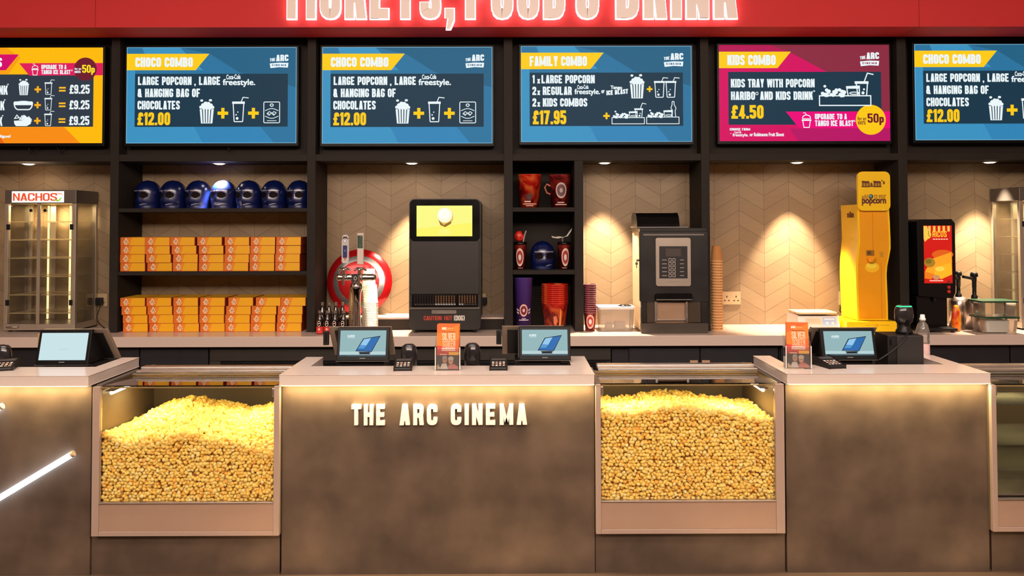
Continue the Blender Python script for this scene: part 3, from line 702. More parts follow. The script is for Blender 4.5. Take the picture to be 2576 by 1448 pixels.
for rows, zb, sh in ((rowsU, ZS2, 'middle shelf'), (rowsL, ZB, 'worktop')):
    Yb = 5.785
    for ri in range(4):
        z = zb+.0008+(3-ri)*(bh+.0012)
        xs_ = []
        for ci, cxp in enumerate(rows[ri][2]):
            x = PX(280+(cxp+96)/3.08, Yb, 390+rows[ri][0]/3.08); xs_.append(x)
        xs_[0] = max(xs_[0], POST[1][1]+bw/2+.003)
        for ci in range(1, 7): xs_[ci] = max(xs_[ci], xs_[ci-1]+bw+.001)
        ov = xs_[-1]+bw/2-(POST[2][0]-.004)
        if ov > 0:
            xs_[-1] -= ov
            for ci in range(5, -1, -1): xs_[ci] = min(xs_[ci], xs_[ci+1]-bw-.001)
        for ci, x in enumerate(xs_):
            loc = Vector((x, Yb+random.uniform(-.006, .006), z))
            lb = 'yellow carton, %s in the %s stacked on the %s' % (COLN[ci], ROWN[ri], sh)
            if root_c is None:
                root_c = m.build('snack_carton', [CAR, CARR]+A.mats(cmat), local=True); root_c.location = loc; tag(root_c, lb, 'box', 'yellow cartons on the shelves')
            else: dup(root_c, loc, lb)

# ---- plain blue helmets
HB = mat('helmet_blue', (9, 22, 76), .3, .1, var=.15, coat=.8); HD = mat('helmet_dark_opening', (18, 8, 9), .6, spec=.1); HW = mat('helmet_silver_trim', (150, 150, 158), .4, .4)
def hsurf(az, z):
    """az=0 faces -y; z 0..1"""
    if z < .5: r = .086+.007*math.sin(z/.5*PI/2)
    else: r = .093*math.sqrt(max(0, 1-((z-.5)/.5)**2.2))
    fr = max(0, math.cos(az)); e = 1+.03*fr*(1-abs(z-.25)*1.6)*(abs(math.sin(az)) < .9)
    e += .07*math.exp(-(az/.16)**2)*math.exp(-((z-.3)/.16)**2)
    e -= .06*math.exp(-((abs(az)-.42)/.3)**2)*math.exp(-((z-.48)/.12)**2)
    e -= .05*math.exp(-((z-.12)/.06)**2)*fr
    ry = 1.0 if math.cos(az) > 0 else 1.18
    return Vector((r*e*math.sin(az), -r*e*ry*math.cos(az), z*.215))
def helmet(label, loc, rz, group):
    t = thing('plain_helmet', label, 'helmet', loc, group, rz)
    m = MB(); n, k = 44, 26; V = []
    for j in range(k+1):
        z = j/k; z = .002+z*.998
        V += [hsurf(-PI+2*PI*i/n, z) for i in range(n)]
    F = [(j*n+i, j*n+(i+1) % n, (j+1)*n+(i+1) % n, (j+1)*n+i) for j in range(k) for i in range(n)]
    m.add(V, F, 0, True); m.build('shell', HB, t, local=True)
    def patch(c0, c1, z0, z1, off, shape):
        V = []; nn, kk = 12, 6
        for j in range(kk+1):
            for i in range(nn+1):
                u = i/nn; v = j/kk; sc = shape(u); az = c0+(c1-c0)*u; z = (z0+z1)/2+(z1-z0)*(v-.5)*sc+.0
                p = hsurf(az, z); d = Vector((math.sin(az), -math.cos(az), 0)); V.append(p+d*off)
        return V, [(j*(nn+1)+i, j*(nn+1)+i+1, (j+1)*(nn+1)+i+1, (j+1)*(nn+1)+i) for j in range(kk) for i in range(nn)]
    for s in (-1, 1):
        q = MB(); V, F = patch(s*.14, s*.82, .36, .58, .0015, lambda u: .35+.65*math.sin(PI*min(1, max(0, u*.9+.08)))); q.add(V, F, 0, True); q.build('eye_opening', HD, t, local=True)
        q = MB(); V, F = patch(s*.05, s*.9, .60, .64, .003, lambda u: 1); q.add(V, F, 0, True); q.build('brow_trim', HW, t, local=True)
    q = MB(); V, F = patch(.12, .75, .10, .135, .003, lambda u: 1); V = [v+Vector((0, 0, max(0, v.x)*.25)) for v in V]; q.add(V, F, 0, True); q.build('chin_strap', HW, t, local=True)
    return t
hx = [359+64.4*k for k in range(7)]
names = ['leftmost glossy blue helmet in the row on the top shelf', 'second glossy blue helmet from the left on the top shelf', 'third glossy blue helmet from the left, beside the brightly lit one', 'brightly lit blue helmet in the middle of the top shelf', 'blue helmet just right of the brightly lit one on the top shelf', 'second glossy blue helmet from the right on the top shelf', 'rightmost glossy blue helmet on the top shelf, against the post']
h0 = None
for i, px in enumerate(hx):
    Yh = 5.985; loc = Vector((PX(px, 5.9, 490), Yh, ZS1+.0008)); rz = R(-22+i*1.5)
    if i == 6: loc.x = min(loc.x, POST[2][0]-.104)
    if h0 is None: h0 = helmet(names[0], loc, rz, 'blue helmets on the top shelf')
    else: dup(h0, loc, names[i], rz)
hc = dup(h0, (PX(1365, 5.88, 640), 5.88, ZC2+.0008), 'single blue helmet between two tumblers on the narrow middle shelf', R(8)); del hc['group']
hc.scale = (.97, .97, .97)

# ---- glass heated nacho cabinets
def cabinet(x0, x1, y0, y1, z1, label, sign):
    t = thing('heated_display_cabinet', label, 'cabinet', ((x0+x1)/2, (y0+y1)/2, ZB))
    ALU = mat('cabinet_aluminium', (196, 184, 168), .35, .75)
    z0 = ZB+.012; hz = z1-.098; s = .028
    MB().box(x0, x1, y0, y1, z0, z0+.045).build('base', ALU, t, bevel=.003)
    q = MB()
    for fx in (x0+.02, x1-.05):
        for fy in (y0+.03, y1-.05): q.cyl((fx+.015, fy, ZB+.0006), (fx+.015, fy, z0), .012)
    q.build('foot', BLACK, t)
    MB().box(x0, x1, y0, y1, hz, z1).build('header', STEELD, t, bevel=.003)
    for fx in (x0, x1-s):
        for fy in (y0, y1-s): MB().box(fx, fx+s, fy, fy+s, z0+.045, hz).build('corner_post', ALU, t, bevel=.002)
    for k in range(6):
        z = z0+.12+k*(hz-z0-.12)/6
        q = MB(); q.box(x0+s, x1-s, y0+.03, y1-.03, z, z+.003)
        for e in (y0+.03, y1-.03): q.box(x0+s, x1-s, e-.003, e+.003, z-.003, z+.005)
        q.build('wire_shelf', mat('shelf_glass_edge', (226, 206, 160), .3, .3, alpha=.45), t)
    for e in (x0+.3*(x1-x0), x0+.62*(x1-x0), x0+.69*(x1-x0)):
        MB().box(e-.006, e+.006, y1-.028, y1-.02, z0+.05, hz-.01).build('led_strip', emat((255, 226, 160), 1.6), t)
    q = MB()
    for e in (x0+.36*(x1-x0),): q.box(e-.02, e+.02, y1-.02, y1-.012, z0+.05, hz)
    q.build('shelf_upright', ALU, t)
    xm = (x0+x1)/2-.01
    for a, b in ((x0+s+.001, xm-.001), (xm+.001, x1-s-.001)):
        d = MB().box(a, b, y0+.004, y0+.009, z0+.048, hz-.002).build('door', GLASSC, t)
        e = b if a < xm-.1 else a
        k = MB(); k.cyl((e+(-.05 if e == b else .05), y0+.003, hz-.05), (e+(-.05 if e == b else .05), y0-.014, hz-.05), .012); k.build('knob', BLACK, d)
        he = a if e == b else b
        for hz_ in (hz-.17, z0+.2):
            MB().box(he-.012, he+.012, y0-.006, y0+.003, hz_-.02, hz_+.02).build('hinge', BLACK, d)
    MB().box(xm-.012, xm+.012, y0-.001, y0+.0035, z0+.046, hz).build('door_stile', ALU, t)
    for e in (x0+.002, x1-.007): MB().box(e, e+.005, y0+s, y1-s, z0+.046, hz).build('side_glass', GLASSC, t)
    q = MB(); q.tube([(x0+.03, y0-.001, z0+.03), (x0+.035, y0-.018, z0+.026), (x0+.11, y0-.018, z0+.026), (x0+.115, y0-.001, z0+.03)], .005); q.build('handle', STEEL, t)
    if sign:
        sx0, sx1 = PX(31, y0, 495), PX(162, y0, 495); A = front_art(sx0, sx1, hz+.008, z1-.008, y0-.006, (0, 0, 365, 82))
        A.rect(0, 0, 365, 82, (255, 250, 240), 0); A.text('NACHOS', 8, 318, 14, 70, (232, 78, 40), 1, .16, w0=.6)
        A.poly([(300, 52), (325, 66), (352, 40), (340, 66), (320, 76), (304, 66)], (130, 200, 40), 2); A.line([(318, 16), (354, 22)], 5, (235, 110, 60), 2)
        q = MB(); q.art(A, 1); q.box(sx0, sx1, y0-.005, y0-.0005, hz+.008, z1-.008, 0); q.build('lit_sign', [WHITE]+A.mats(lambda c: emat(c, 1.1)), t)
    l = bpy.data.lights.new('cabinet_lamp', 'AREA'); l.shape = 'RECTANGLE'; l.size = (x1-x0)*.7; l.size_y = .12; l.energy = 8; l.color = (1, .76, .4)
    lo = bpy.data.objects.new('cabinet_lamp', l); COL.objects.link(lo); lo.location = ((x0+x1)/2, (y0+y1)/2, hz-.012)
    return t
Yn = 5.80
cabinet(PX(8, Yn, 800), PX(188, Yn, 800), Yn, 6.11, PZ(478, Yn, 100), 'tall glass heated cabinet with a lit NACHOS sign on the worktop', True)
Yn2 = 5.76
cabinet(PX(2568, Yn2, 700), PX(2568, Yn2, 700)+.5, Yn2, 6.11, PZ(470, Yn2, 2570), 'tall glass heated cabinet cut off by the right edge of the photo', False)

# ---- sockets
def socket(px0, px1, py0, py1, label, plug=None, double=True):
    Y = YW-.0004; x0, x1 = PX(px0, Y, py0), PX(px1, Y, py0); z1, z0 = PZ(py0, Y, px0), PZ(py1, Y, px0)
    t = thing('wall_socket', label, 'socket', ((x0+x1)/2, Y, (z0+z1)/2))
    A = front_art(x0, x1, z0, z1, Y-.0101, (0, 0, 130, 86) if double else (0, 0, 86, 86))
    for c in ((32, 98) if double else (43,)):
        for dx, dy, w, h in ((0, -14, 8, 12), (-14, 12, 12, 7), (14, 12, 12, 7)): A.rect(c+dx-w/2, 48+dy-h/2, c+dx+w/2, 48+dy+h/2, (40, 30, 24), 1)
        A.rect(c+(14 if c < 60 else -24), 12, c+(24 if c < 60 else -14), 28, (214, 190, 158), 1)
    q = MB().box(x0, x1, Y-.010, Y, z0, z1); q.art(A, 1); q.build('faceplate', [mat('socket_brass', (214, 186, 146), .35, .3)]+A.mats(cmat), t, bevel=0)
    if plug:
        for pp in plug:
            x = x0+(x1-x0)*pp; zc = (z0+z1)/2-.008
            MB().box(x-.025, x+.025, Y-.05, Y-.0115, zc-.028, zc+.028).build('plug', BLACK, t, bevel=.006)
    return (x0+x1)/2, z0, z1
socket(246, 272, 738, 770, 'brass wall socket with a black plug beside the nacho cabinet', [.35], False)
socket(1816, 1862, 733, 765, 'empty brass double wall socket right of the brown cup stack')
socket(2110, 2142, 733, 766, 'brass wall socket with a black plug left of the yellow sweet dispenser', [.5], False)
socket(1210, 1222, 738, 768, 'brass wall socket partly hidden behind the hot dog machine', [.62], False)
def cord(label, pts):
    return tag(MB().tube(pts, .0035, 8).build('cable', BLACK), label, 'cable')
p0 = P(253, 768, 6.06)
cord('black cord curling from the socket to the worktop beside the nacho cabinet', [p0, P(247, 785, 6.05), P(243, 800, 6.04), P(250, 814, 6.02), P(262, 824, 5.98), Vector((PX(268, 5.92, 830), 5.92, ZB+.005)), Vector((PX(255, 5.86, 830), 5.86, ZB+.005)), Vector((PX(243, 5.87, 830), 5.87, ZB+.005)), Vector((PX(262, 5.95, 830), 5.95, ZB+.005))])
cord('thin black cord from the socket down behind the weighing scale', [P(2118, 764, 6.06), P(2112, 780, 6.05), P(2124, 795, 6.04), P(2113, 806, 6.04), Vector((PX(2112, 6.05), 6.05, ZB+.02)), Vector((PX(2100, 6.06), 6.06, ZB+.005))])

# ---- hot dog roller machine
Yh = 5.68
def RX(px, Y=Yh, py=700): return PX(px, Y, py)
t = thing('hot_dog_machine', 'tall black hot dog machine with a lit yellow screen on the worktop', 'machine', (RX(1119), Yh+.15, ZB))
x0, x1 = RX(1030), RX(1208); zt, zb = PZ(501, Yh, 1119), PZ(829, Yh, 1119)
DK = mat('machine_black', (36, 31, 28), .45, var=.12); 
MB().prism(rrect(x0, x1, zb, zt, .035), 'y', Yh+.012, Yh+.36).build('casing', DK, t, bevel=.004)
MB().prism(rrect(x0+.006, x1-.006, PZ(604, Yh), zt-.006, .03), 'y', Yh, Yh+.0115).build('screen_bezel', BLACKG, t, bevel=.003)
A = pxart(1048, 1188, 517, 594, Yh-.0006)
A.rect(1048, 517, 1188, 594, (248, 240, 104), 0); A.poly([(1048, 517), (1188, 517), (1188, 560), (1048, 575)], (246, 244, 132), .3)
A.ell(1121, 546, 19, 22, (222, 190, 84), 1); A.ell(1119, 541, 19, 19, (250, 244, 214), 1.5); A.ell(1117, 538, 14, 13, (255, 252, 238), 2)
A.poly([(1103, 553), (1116, 566), (1134, 556), (1135, 562), (1120, 571), (1108, 566)], (150, 104, 44), 2)
for k in range(6): A.line([(1108+k*4, 575), (1106+k*5, 590)], 1.2, (252, 248, 180), 1)
q = MB(); q.art(A, 0); q.build('display', A.mats(lambda c: emat(c, 1.05)), t)
MB().box(x0+.008, x1-.008, Yh, Yh+.0115, PZ(739, Yh), PZ(606, Yh)).build('front_panel', DK, t, bevel=.002)
# roller bay
MB().box(RX(1036), RX(1202), Yh+.002, Yh+.0115, PZ(771, Yh), PZ(740.5, Yh)).build('roller_bay', BLACKG, t)
A = pxart(1036, 1202, 740, 772, Yh+.0012)
for i in range(24):
    x = 1042+i*6.6
    if 1090 < x < 1094 or 1142 < x < 1148: continue
    c = (150, 110, 80) if x > 1094 else (96, 92, 92)
    for yy in (743, 748, 753, 758): A.rect(x, yy, x+(3.4 if x > 1094 else 2.2), yy+(3.2 if x > 1094 else 1.8), c, 1)
    A.rect(x, 763, x+5, 767, (196, 196, 196) if x > 1094 and x < 1164 else (90, 80, 74), 1)
q = MB(); q.art(A, 0); q.build('roller', A.mats(lambda c: mat('roller_%d' % c[0], c, .3, .6)), t)
MB().box(x0+.002, x1-.002, Yh-.012, Yh+.0115, PZ(777, Yh), PZ(772, Yh)).build('serving_ledge', mat('ledge_dark', (92, 84, 78), .4), t, bevel=.002)
MB().prism(rrect(x0+.002, x1-.002, zb+.004, PZ(777.5, Yh), .02), 'y', Yh, Yh+.0115).build('lower_panel', DK, t, bevel=.002)
MB().box(RX(1086), RX(1148), Yh-.0025, Yh-.0002, PZ(788, Yh), PZ(779, Yh)).build('name_plate', STEEL, t)
A = pxart(1030, 1208, 777, 829, Yh-.0006)
A.text('CAUTION: HOT', 1066, 1138, 794, 805, (190, 60, 44), 1, .15); A.text('(DOG)', 1142, 1169, 793, 806, (236, 226, 214), 1, .17)
q = MB(); q.art(A, 0); q.build('lettering', A.mats(cmat), t)
q = MB()
for fx in (x0+.04, x1-.04):
    for fy in (Yh+.04, Yh+.3): q.cyl((fx, fy, ZB+.0006), (fx, fy, zb+.004), .013, n=16)
q.build('foot', BLACK, t)

# ---- disc leaning on the wall
cz = .248+LED0; cx = PX(903, 6.03)
RD = mat('disc_red', (196, 22, 28), .25, .4, coat=.5); SV = mat('disc_silver', (196, 196, 196), .25, .9)
q = MB(); prof = [(.0001, .05), (.10, .042), (.155, .034), (.195, .024), (.246, .004), (.248, 0), (.244, -.004), (.0001, -.004)]
q.lathe(prof, 0, 0, 0, 56, ms=[0, 0, 1, 0, 0, 0, 0])
Mx = Matrix.Rotation(R(90-8), 3, 'X')
q.V = [tuple(Mx @ Vector(v)) for v in q.V]
o = q.build('round_metal_disc', [RD, SV], local=True); o.location = (cx, 6.055, LED0+.249); tag(o, 'round red metal disc with one silver ring leaning behind the beer tap', 'disc')

# ---- beer font
Yt = 5.62
t = thing('beer_font', 'chrome beer font with two tap handles standing on the worktop', 'beer tap', (PX(897, Yt), Yt, ZB))
cx = PX(897, Yt); zT = PZ(706, Yt, 897)
MB().lathe([(.06, .0005), (.06, .012), (.04, .02), (.036, .05), (.03, .12), (.027, .22), (.03, .28), (.036, .31), (.045, .33), (.036, zT-ZB-.01), (.0001, zT-ZB)], cx, Yt, ZB, 32).build('column', CHROME, t)
q = MB(); zc = PZ(697, Yt, 897)
q.cyl((PX(853, Yt), Yt, zc), (PX(938, Yt), Yt, zc), .024, n=24)
for e in (853, 938): q.lathe([(.0001, -.026), (.018, -.022), (.026, 0), (.018, .022), (.0001, .026)], PX(e, Yt), Yt, zc, 20)
q.cyl((cx, Yt, zT-.02), (cx, Yt, zc), .028, n=24); q.build('cross_bar', CHROME, t, bevel=0)
A = front_art(PX(886, Yt), PX(905, Yt), PZ(706, Yt), PZ(690, Yt), Yt-.0275); A.rect(0, 0, 1, 1, (30, 28, 28), 0); A.ring(.5, .5, .16, .3, .08, (200, 196, 190), 1, 12)
q = MB().box(PX(886, Yt), PX(905, Yt), Yt-.0273, Yt-.02, PZ(706, Yt), PZ(690, Yt)); q.art(A, 1); q.build('maker_badge', [BLACK]+A.mats(cmat), t)
for px in (868, 907):
    x = PX(px, Yt); q = MB()
    q.cyl((x, Yt-.02, zc), (x, Yt-.055, zc), .012, n=14); q.cyl((x, Yt-.055, zc+.012), (x, Yt-.062, zc-.05), .010, .008, n=14)
    q.lathe([(.0001, .0), (.013, .002), (.015, .02), (.011, .03), (.016, .045), (.010, .058), (.0001, .06)], x, Yt-.045, zc+.01, 18)
    q.tube([(x-.04, Yt-.01, zc+.05), (x-.02, Yt-.03, zc+.062), (x, Yt-.045, zc+.064), (x+.02, Yt-.03, zc+.062), (x+.04, Yt-.01, zc+.05)], .009)
    q.build('spout', CHROME, t)
# pump handles
x = PX(906, Yt); Yq = Yt-.052; h = MB().box(PX(898, Yq), PX(914, Yq), Yq, Yq+.02, PZ(664, Yq), PZ(585, Yq)).build('tap_handle', mat('handle_pale', (216, 200, 190), .35), t, bevel=.004)
A = pxart(898, 914, 585, 664, Yq-.0008); A.rect(899.5, 592, 912.5, 624, (22, 62, 40), 1); 
pl = bline('Carlsberg', .03); 
for pp in pl[0]: A.poly([(911.2-8.2*(b_-pl[3])/(pl[4]-pl[3]), 622-28*(a_-pl[1])/(pl[2]-pl[1])) for a_, b_ in pp], (240, 240, 230), 2)
q = MB(); q.art(A, 0); q.build('label', A.mats(cmat), h)
x0_, x1_ = PX(860, Yq), PX(876, Yq)
h = MB().prism(rrect(x0_, x1_, PZ(660, Yq), PZ(598, Yq), .012), 'y', Yq, Yq+.018).prism([(PX(868, Yq)+.021*math.cos(2*PI*i/24), PZ(606, Yq)+.02*math.sin(2*PI*i/24)) for i in range(24)], 'y', Yq-.004, Yq+.0).prism(rrect(PX(861.5, Yq), PX(874.5, Yq), PZ(606, Yq), PZ(590, Yq), .014), 'y', Yq, Yq+.018).build('tap_handle', mat('handle_grey', (206, 198, 196), .3), t, bevel=.003)
h['label'] = 'grey tap handle with a blue badge'
A = pxart(860, 876, 590, 660, Yq-.0008); A.rect(862.5, 617, 873.5, 648, (28, 36, 96), 1); A.poly([(864, 648), (872, 648), (868, 656)], (190, 120, 60), 1); A.ell(868, 606, 5, 5, (150, 150, 170), 9); A.ell(868, 606, 3.4, 3.4, (230, 228, 228), 10); A.rect(863, 595, 873, 600, (60, 30, 30), 1); A.ell(868, 630, 2, 3, (90, 110, 190), 2)
q = MB(); q.art(A, 0); q.build('label', A.mats(cmat), h)

# ---- cups: helper
def cup_mesh(rt, rb, h, rim, inverted, mats, lab=None):
    q = MB(); w = .0004
    pr = [(rb-.002, 0), (rb, .001), (rt, h-rim), (rt+.003, h-rim*.6), (rt+.003, h), (rt-w, h), (rt-w, h-rim), (rb-w, .004), (.0001, .004)]
    ms = [0, 0, 1, 1, 1, 0, 0, 0]
    if inverted: pr = [(r, h-z) for r, z in pr]
    q.lathe(pr, 0, 0, 0, 26, ms=ms); return q
def stack(q, mats, name, n, x, Y, z0, dz, labf, cat, group, jit=0):
    root = None
    for i in range(n):
        loc = Vector((x+random.uniform(-jit, jit), Y+random.uniform(-jit, jit), z0+.0006+i*dz)); lb = labf(n-i)
        if root is None:
            root = q.build(name, mats, local=True); root.location = loc; tag(root, lb, cat, group)
        else: dup(root, loc, lb)
KR = mat('kraft_paper', (196, 132, 74), .7, var=.08, scale=30); KRR = mat('kraft_rim', (240, 196, 140), .6)
Yk = 5.80
rk = (PX(1818, Yk)-PX(1788, Yk))/2
stack(cup_mesh(rk-.003, rk*.7, .112, .006, True, None), [KR, KRR], 'paper_cup', 26, PX(1803, Yk, 720), Yk, ZB, .0200, lambda k: 'brown paper cup, %s from the top of its tall upturned stack' % (ORD[k] if k > 1 else 'first'), 'cup', 'stacked brown paper cups')
WC = mat('white_paper', (236, 226, 206), .6, var=.03); WCR = mat('white_paper_rim', (246, 238, 222), .5)
Ya, Yb2 = 5.83, 5.715
for nm, px, Y, n in (('rear', 928, Ya, 27), ('front', 933.5, Yb2, 19)):
    r = (PX(951, Yb2)-PX(915, Yb2))/2
    stack(cup_mesh(r-.003, r*.80, .13, .004, True, None), [WC, WCR], 'foam_cup', n, PX(px, Y), Y, ZB, .0122 if n > 20 else .0118, lambda k: 'white cup, %s from the top of the %s stack right of the beer font' % (ORD[k], 'taller rear' if n > 20 else 'shorter front'), 'cup', 'stacked white cups')
CLR = glass('clear_plastic', (.98, .93, .85), 1.0, .05, .22, (226, 190, 140)); CLRR = glass('clear_plastic_rim', (.95, .88, .78), 1.2, .05, .45, (236, 206, 160))
Yc = 5.84; r = (PX(905, Yc)-PX(877, Yc))/2
stack(cup_mesh(r-.003, r*.78, .12, .005, True, None), [CLR, CLRR], 'plastic_cup', 13, PX(891, Yc), Yc, ZB, .0165, lambda k: 'clear plastic cup, %s from the top of the stack left of the beer font' % ORD[k], 'cup', 'stacked clear plastic cups')

# ---- small dark bottles
BG = mat('bottle_dark', (26, 14, 12), .15, coat=.4); BLR = mat('bottle_red_label', (214, 58, 52), .45); BLP = mat('bottle_mauve_label', (146, 92, 100), .45); BCAP = mat('bottle_silver_cap', (150, 140, 132), .3, .7)
def bottle(label, px, Y, lm, sc):
    loc = (PX(px, Y), Y, ZB+.0006); t = thing('drink_bottle', label, 'bottle', loc, 'small dark bottles beside the shelf post')
    MB().lathe([(.026, 0), (.029, .004), (.029, .105), (.024, .13), (.014, .15), (.012, .17), (.0001, .171)], 0, 0, 0, 22).build('body', BG, t, local=True)
    q = MB().lathe([(.0295, .006), (.0295, .060)], 0, 0, 0, 22)
    q.F.pop(); q.M.pop(); q.S.pop(); q.F.pop(); q.M.pop(); q.S.pop()
    A = Art(lambda u, v, d: (math.sin(u)*(.0297+d), -math.cos(u)*(.0297+d), .112-v*.05)); A.ring(0, .55, .42, .42, .12, (226, 206, 190), 1, 16); A.line([(-.3, .6), (.3, .45)], .12, (226, 206, 190), 1); A.rect(-.25, 1.3, .25, 1.6, (240, 190, 170), 1)
    q.art(A, 1); q.build('label', [lm]+A.mats(cmat), t, local=True)
    MB().cyl((0, 0, .165), (0, 0, .188), .014, n=16).build('cap', BCAP, t, local=True)
    t.scale = (sc*.95, sc*.95, sc) if sc < 1 else (.81, .81, sc)
for i, (px, lm, nm) in enumerate(((804, BLR, 'red-labelled dark bottle at the left end of the front row'), (823, BLR, 'red-labelled dark bottle, second in the front row'), (842, BLP, 'mauve-labelled dark bottle, third in the front row'), (863, BLP, 'mauve-labelled dark bottle at the right end of the front row'))):
    bottle(nm+', beside the post', px+1, 5.66, lm, .88)
for i, px in enumerate((811, 828, 845, 862)):
    bottle('dark bottle, %s from the left in the rear row beside the post' % ORD[i+1], px, 5.80, BLP, 1.12)

# ---- tubs, tumblers and cups in the narrow bay
def redprint(name, c0, c1, c2, scale):
    m = bpy.data.materials.new(name); m.use_nodes = True; nt = m.node_tree; N = nt.nodes; L = nt.links; b = N['Principled BSDF']
    tc = N.new('ShaderNodeTexCoord'); no = N.new('ShaderNodeTexNoise'); no.inputs['Scale'].default_value = scale; no.inputs['Detail'].default_value = 7; no.inputs['Distortion'].default_value = 1.2
    L.new(tc.outputs['Object'], no.inputs['Vector']); r = N.new('ShaderNodeValToRGB'); e = r.color_ramp.elements
    e[0].position = .36; e[0].color = (*lin(c0), 1); e[1].position = .62; e[1].color = (*lin(c2), 1); k = e.new(.48); k.color = (*lin(c1), 1)
    L.new(no.outputs['Fac'], r.inputs[0]); L.new(r.outputs[0], b.inputs['Base Color']); b.inputs['Roughness'].default_value = .35
    return m
TUBR = redprint('red_orange_print', (120, 10, 10), (214, 40, 26), (244, 120, 60), 9)
TUBD = redprint('dark_red_print', (60, 10, 12), (120, 24, 24), (170, 60, 50), 12)
PUR = mat('purple_print', (82, 52, 140), .4, var=.12); CREAM = (240, 214, 200)
def cylart(r, h, rt=None):
    rt = r if rt is None else rt      # u in radians around the front, v 0 top .. 1 bottom
    A = Art(lambda u, v, d: (math.sin(u)*(rt+(r-rt)*v+d+.0002), -math.cos(u)*(rt+(r-rt)*v+d+.0002), h*(1-v)), .0001); A.strip = .1; return A
def tub(name, label, cat, px, Y, zb, rt, rb, h, m, art=None, rim=None, group=None, extra=None, pxy=500):
    loc = (PX(px, Y, pxy), Y, zb+.0006); t = thing(name, label, cat, loc, group)
    MB().lathe([(rb-.003, .002), (rb, 0), (rt, h-.004), (rt+.002, h-.003), (rt+.002, h), (rt-.003, h), (rb-.003, .006), (.0001, .006)], 0, 0, 0, 36, m=0).build('body', m, t, local=True)
    if art:
        A = cylart(rb, h, rt); art(A); q = MB(); q.art(A, 0); q.build('printed_emblem', A.mats(cmat), t, local=True)
    if extra: extra(t)
    return t
Yt2 = 5.90
def a1(A):
    A.rect(-.55, .80, .1, .835, (240, 200, 190), 1); A.rect(-.75, .87, .75, .91, (220, 150, 130), 1); A.rect(-.4, .93, .4, .955, (230, 180, 160), 1)
    A.poly([(-.5, .62), (.1, .56), (.3, .66), (.1, .78), (-.4, .76)], (74, 12, 12), 1)
rr_ = (PX(1362, Yt2)-PX(1302, Yt2))/2; hh_ = PZ(437, Yt2)-ZC1
tub('popcorn_tub', 'bright red popcorn tub on the top narrow shelf, left of the pitcher', 'tub', 1332, Yt2, ZC1, rr_, rr_*.80, hh_*.97, TUBR, a1)
def ring(cx, cy, ru, rv, c=CREAM, inner=(150, 44, 40)):
    def f(A):
        A.ell(cx, cy, ru, rv, inner, 1, 30); A.ring(cx, cy, ru*.86, rv*.86, ru*.28 if ru > rv else rv*.28, c, 2, 30)
    return f
def a2(A):
    n = 30; pts = lambda k: [(.05+.55*k*math.cos(2*PI*i/n), .48+.24*k*math.sin(2*PI*i/n)) for i in range(n)]
    A.poly(pts(1), (190, 172, 162), 1); A.poly(pts(.76), (104, 62, 66), 2); A.poly(pts(.3), (176, 160, 154), 3)
    A.rect(-.35, .83, .4, .86, (230, 196, 186), 1); A.rect(-.6, .89, .7, .925, (214, 170, 160), 1)
def pitch(t):
    q = MB(); q.tube([(-.075, -.02, .16), (-.10, -.03, .175), (-.115, -.03, .15), (-.10, -.03, .11), (-.075, -.02, .10)], .006); q.build('handle', mat('pitcher_handle', (206, 120, 96), .3), t, local=True)
tub('popcorn_tub', 'dark red popcorn tub with pale ring emblem and side handle, top narrow shelf', 'tub', 1409, Yt2, ZC1, .083, .066, hh_*.96, TUBD, a2, extra=pitch)
# tumblers
def tumbler(label, px, topper):
    Y = 5.86
    def art(A):
        n = 30; f = lambda k: [((-.12 if px < 1360 else .18)+.72*k*math.cos(2*PI*i/n), .52+.36*k*math.sin(2*PI*i/n)) for i in range(n)]
        A.poly(f(1), (232, 196, 182), 1); A.poly(f(.74), (168, 52, 48), 2); A.poly(f(.34), (226, 216, 212), 3)
        A.rect(-.5, .93, .5, .955, (190, 160, 160), 1)
    def ex(t):
        h = .185
        MB().lathe([(.049, h-.004), (.051, h-.002), (.050, h+.010), (.040, h+.016), (.0001, h+.018)], 0, 0, 0, 30).build('lid', BLACKG, t, local=True)
        if topper == 'red':
            q = MB(); q.lathe([(.0001, -.02), (.022, -.016), (.036, .004), (.034, .03), (.02, .052), (.0001, .058)], -.008, 0, h+.04, 20, sx=1, sy=.7); q.build('lid_topper', redprint('topper_red', (70, 6, 6), (190, 24, 20), (236, 60, 44), 24), t, local=True)
            q = MB(); q.tube([(.022, -.01, h+.014), (.030, -.012, h+.06), (.042, -.012, h+.098)], .0055); q.build('straw', mat('straw_grey', (170, 150, 146), .4), t, local=True)
        else:
            q = MB(); q.tube([(-.01, -.005, h+.014), (-.012, -.01, h+.04), (-.004, -.01, h+.052)], .006)
            for sx in (-1, 1):
                pts = [(0, 0), (-.03, .006), (-.062, .002), (-.09, .010), (-.082, -.004), (-.04, -.010)] if sx < 0 else [(0, 0), (.022, .012), (.04, .040), (.062, .066), (.056, .044), (.03, .006)]
                q.prism([(a-.004, h+.05+b) for a, b in pts], 'y', -.016, -.008)
            q.build('lid_topper', mat('topper_silver', (190, 184, 172), .3, .8), t, local=True)
    return tub('lidded_tumbler', label, 'tumbler', px, Y, ZC2, .047, .036, .185, TUBD, art, extra=ex, group='lidded tumblers', pxy=640)
tumbler('lidded tumbler with a red topper and straw, left of the single blue helmet', 1309, 'red')
tumbler('lidded tumbler with a silver winged topper, right of the single blue helmet', 1419, 'silver')
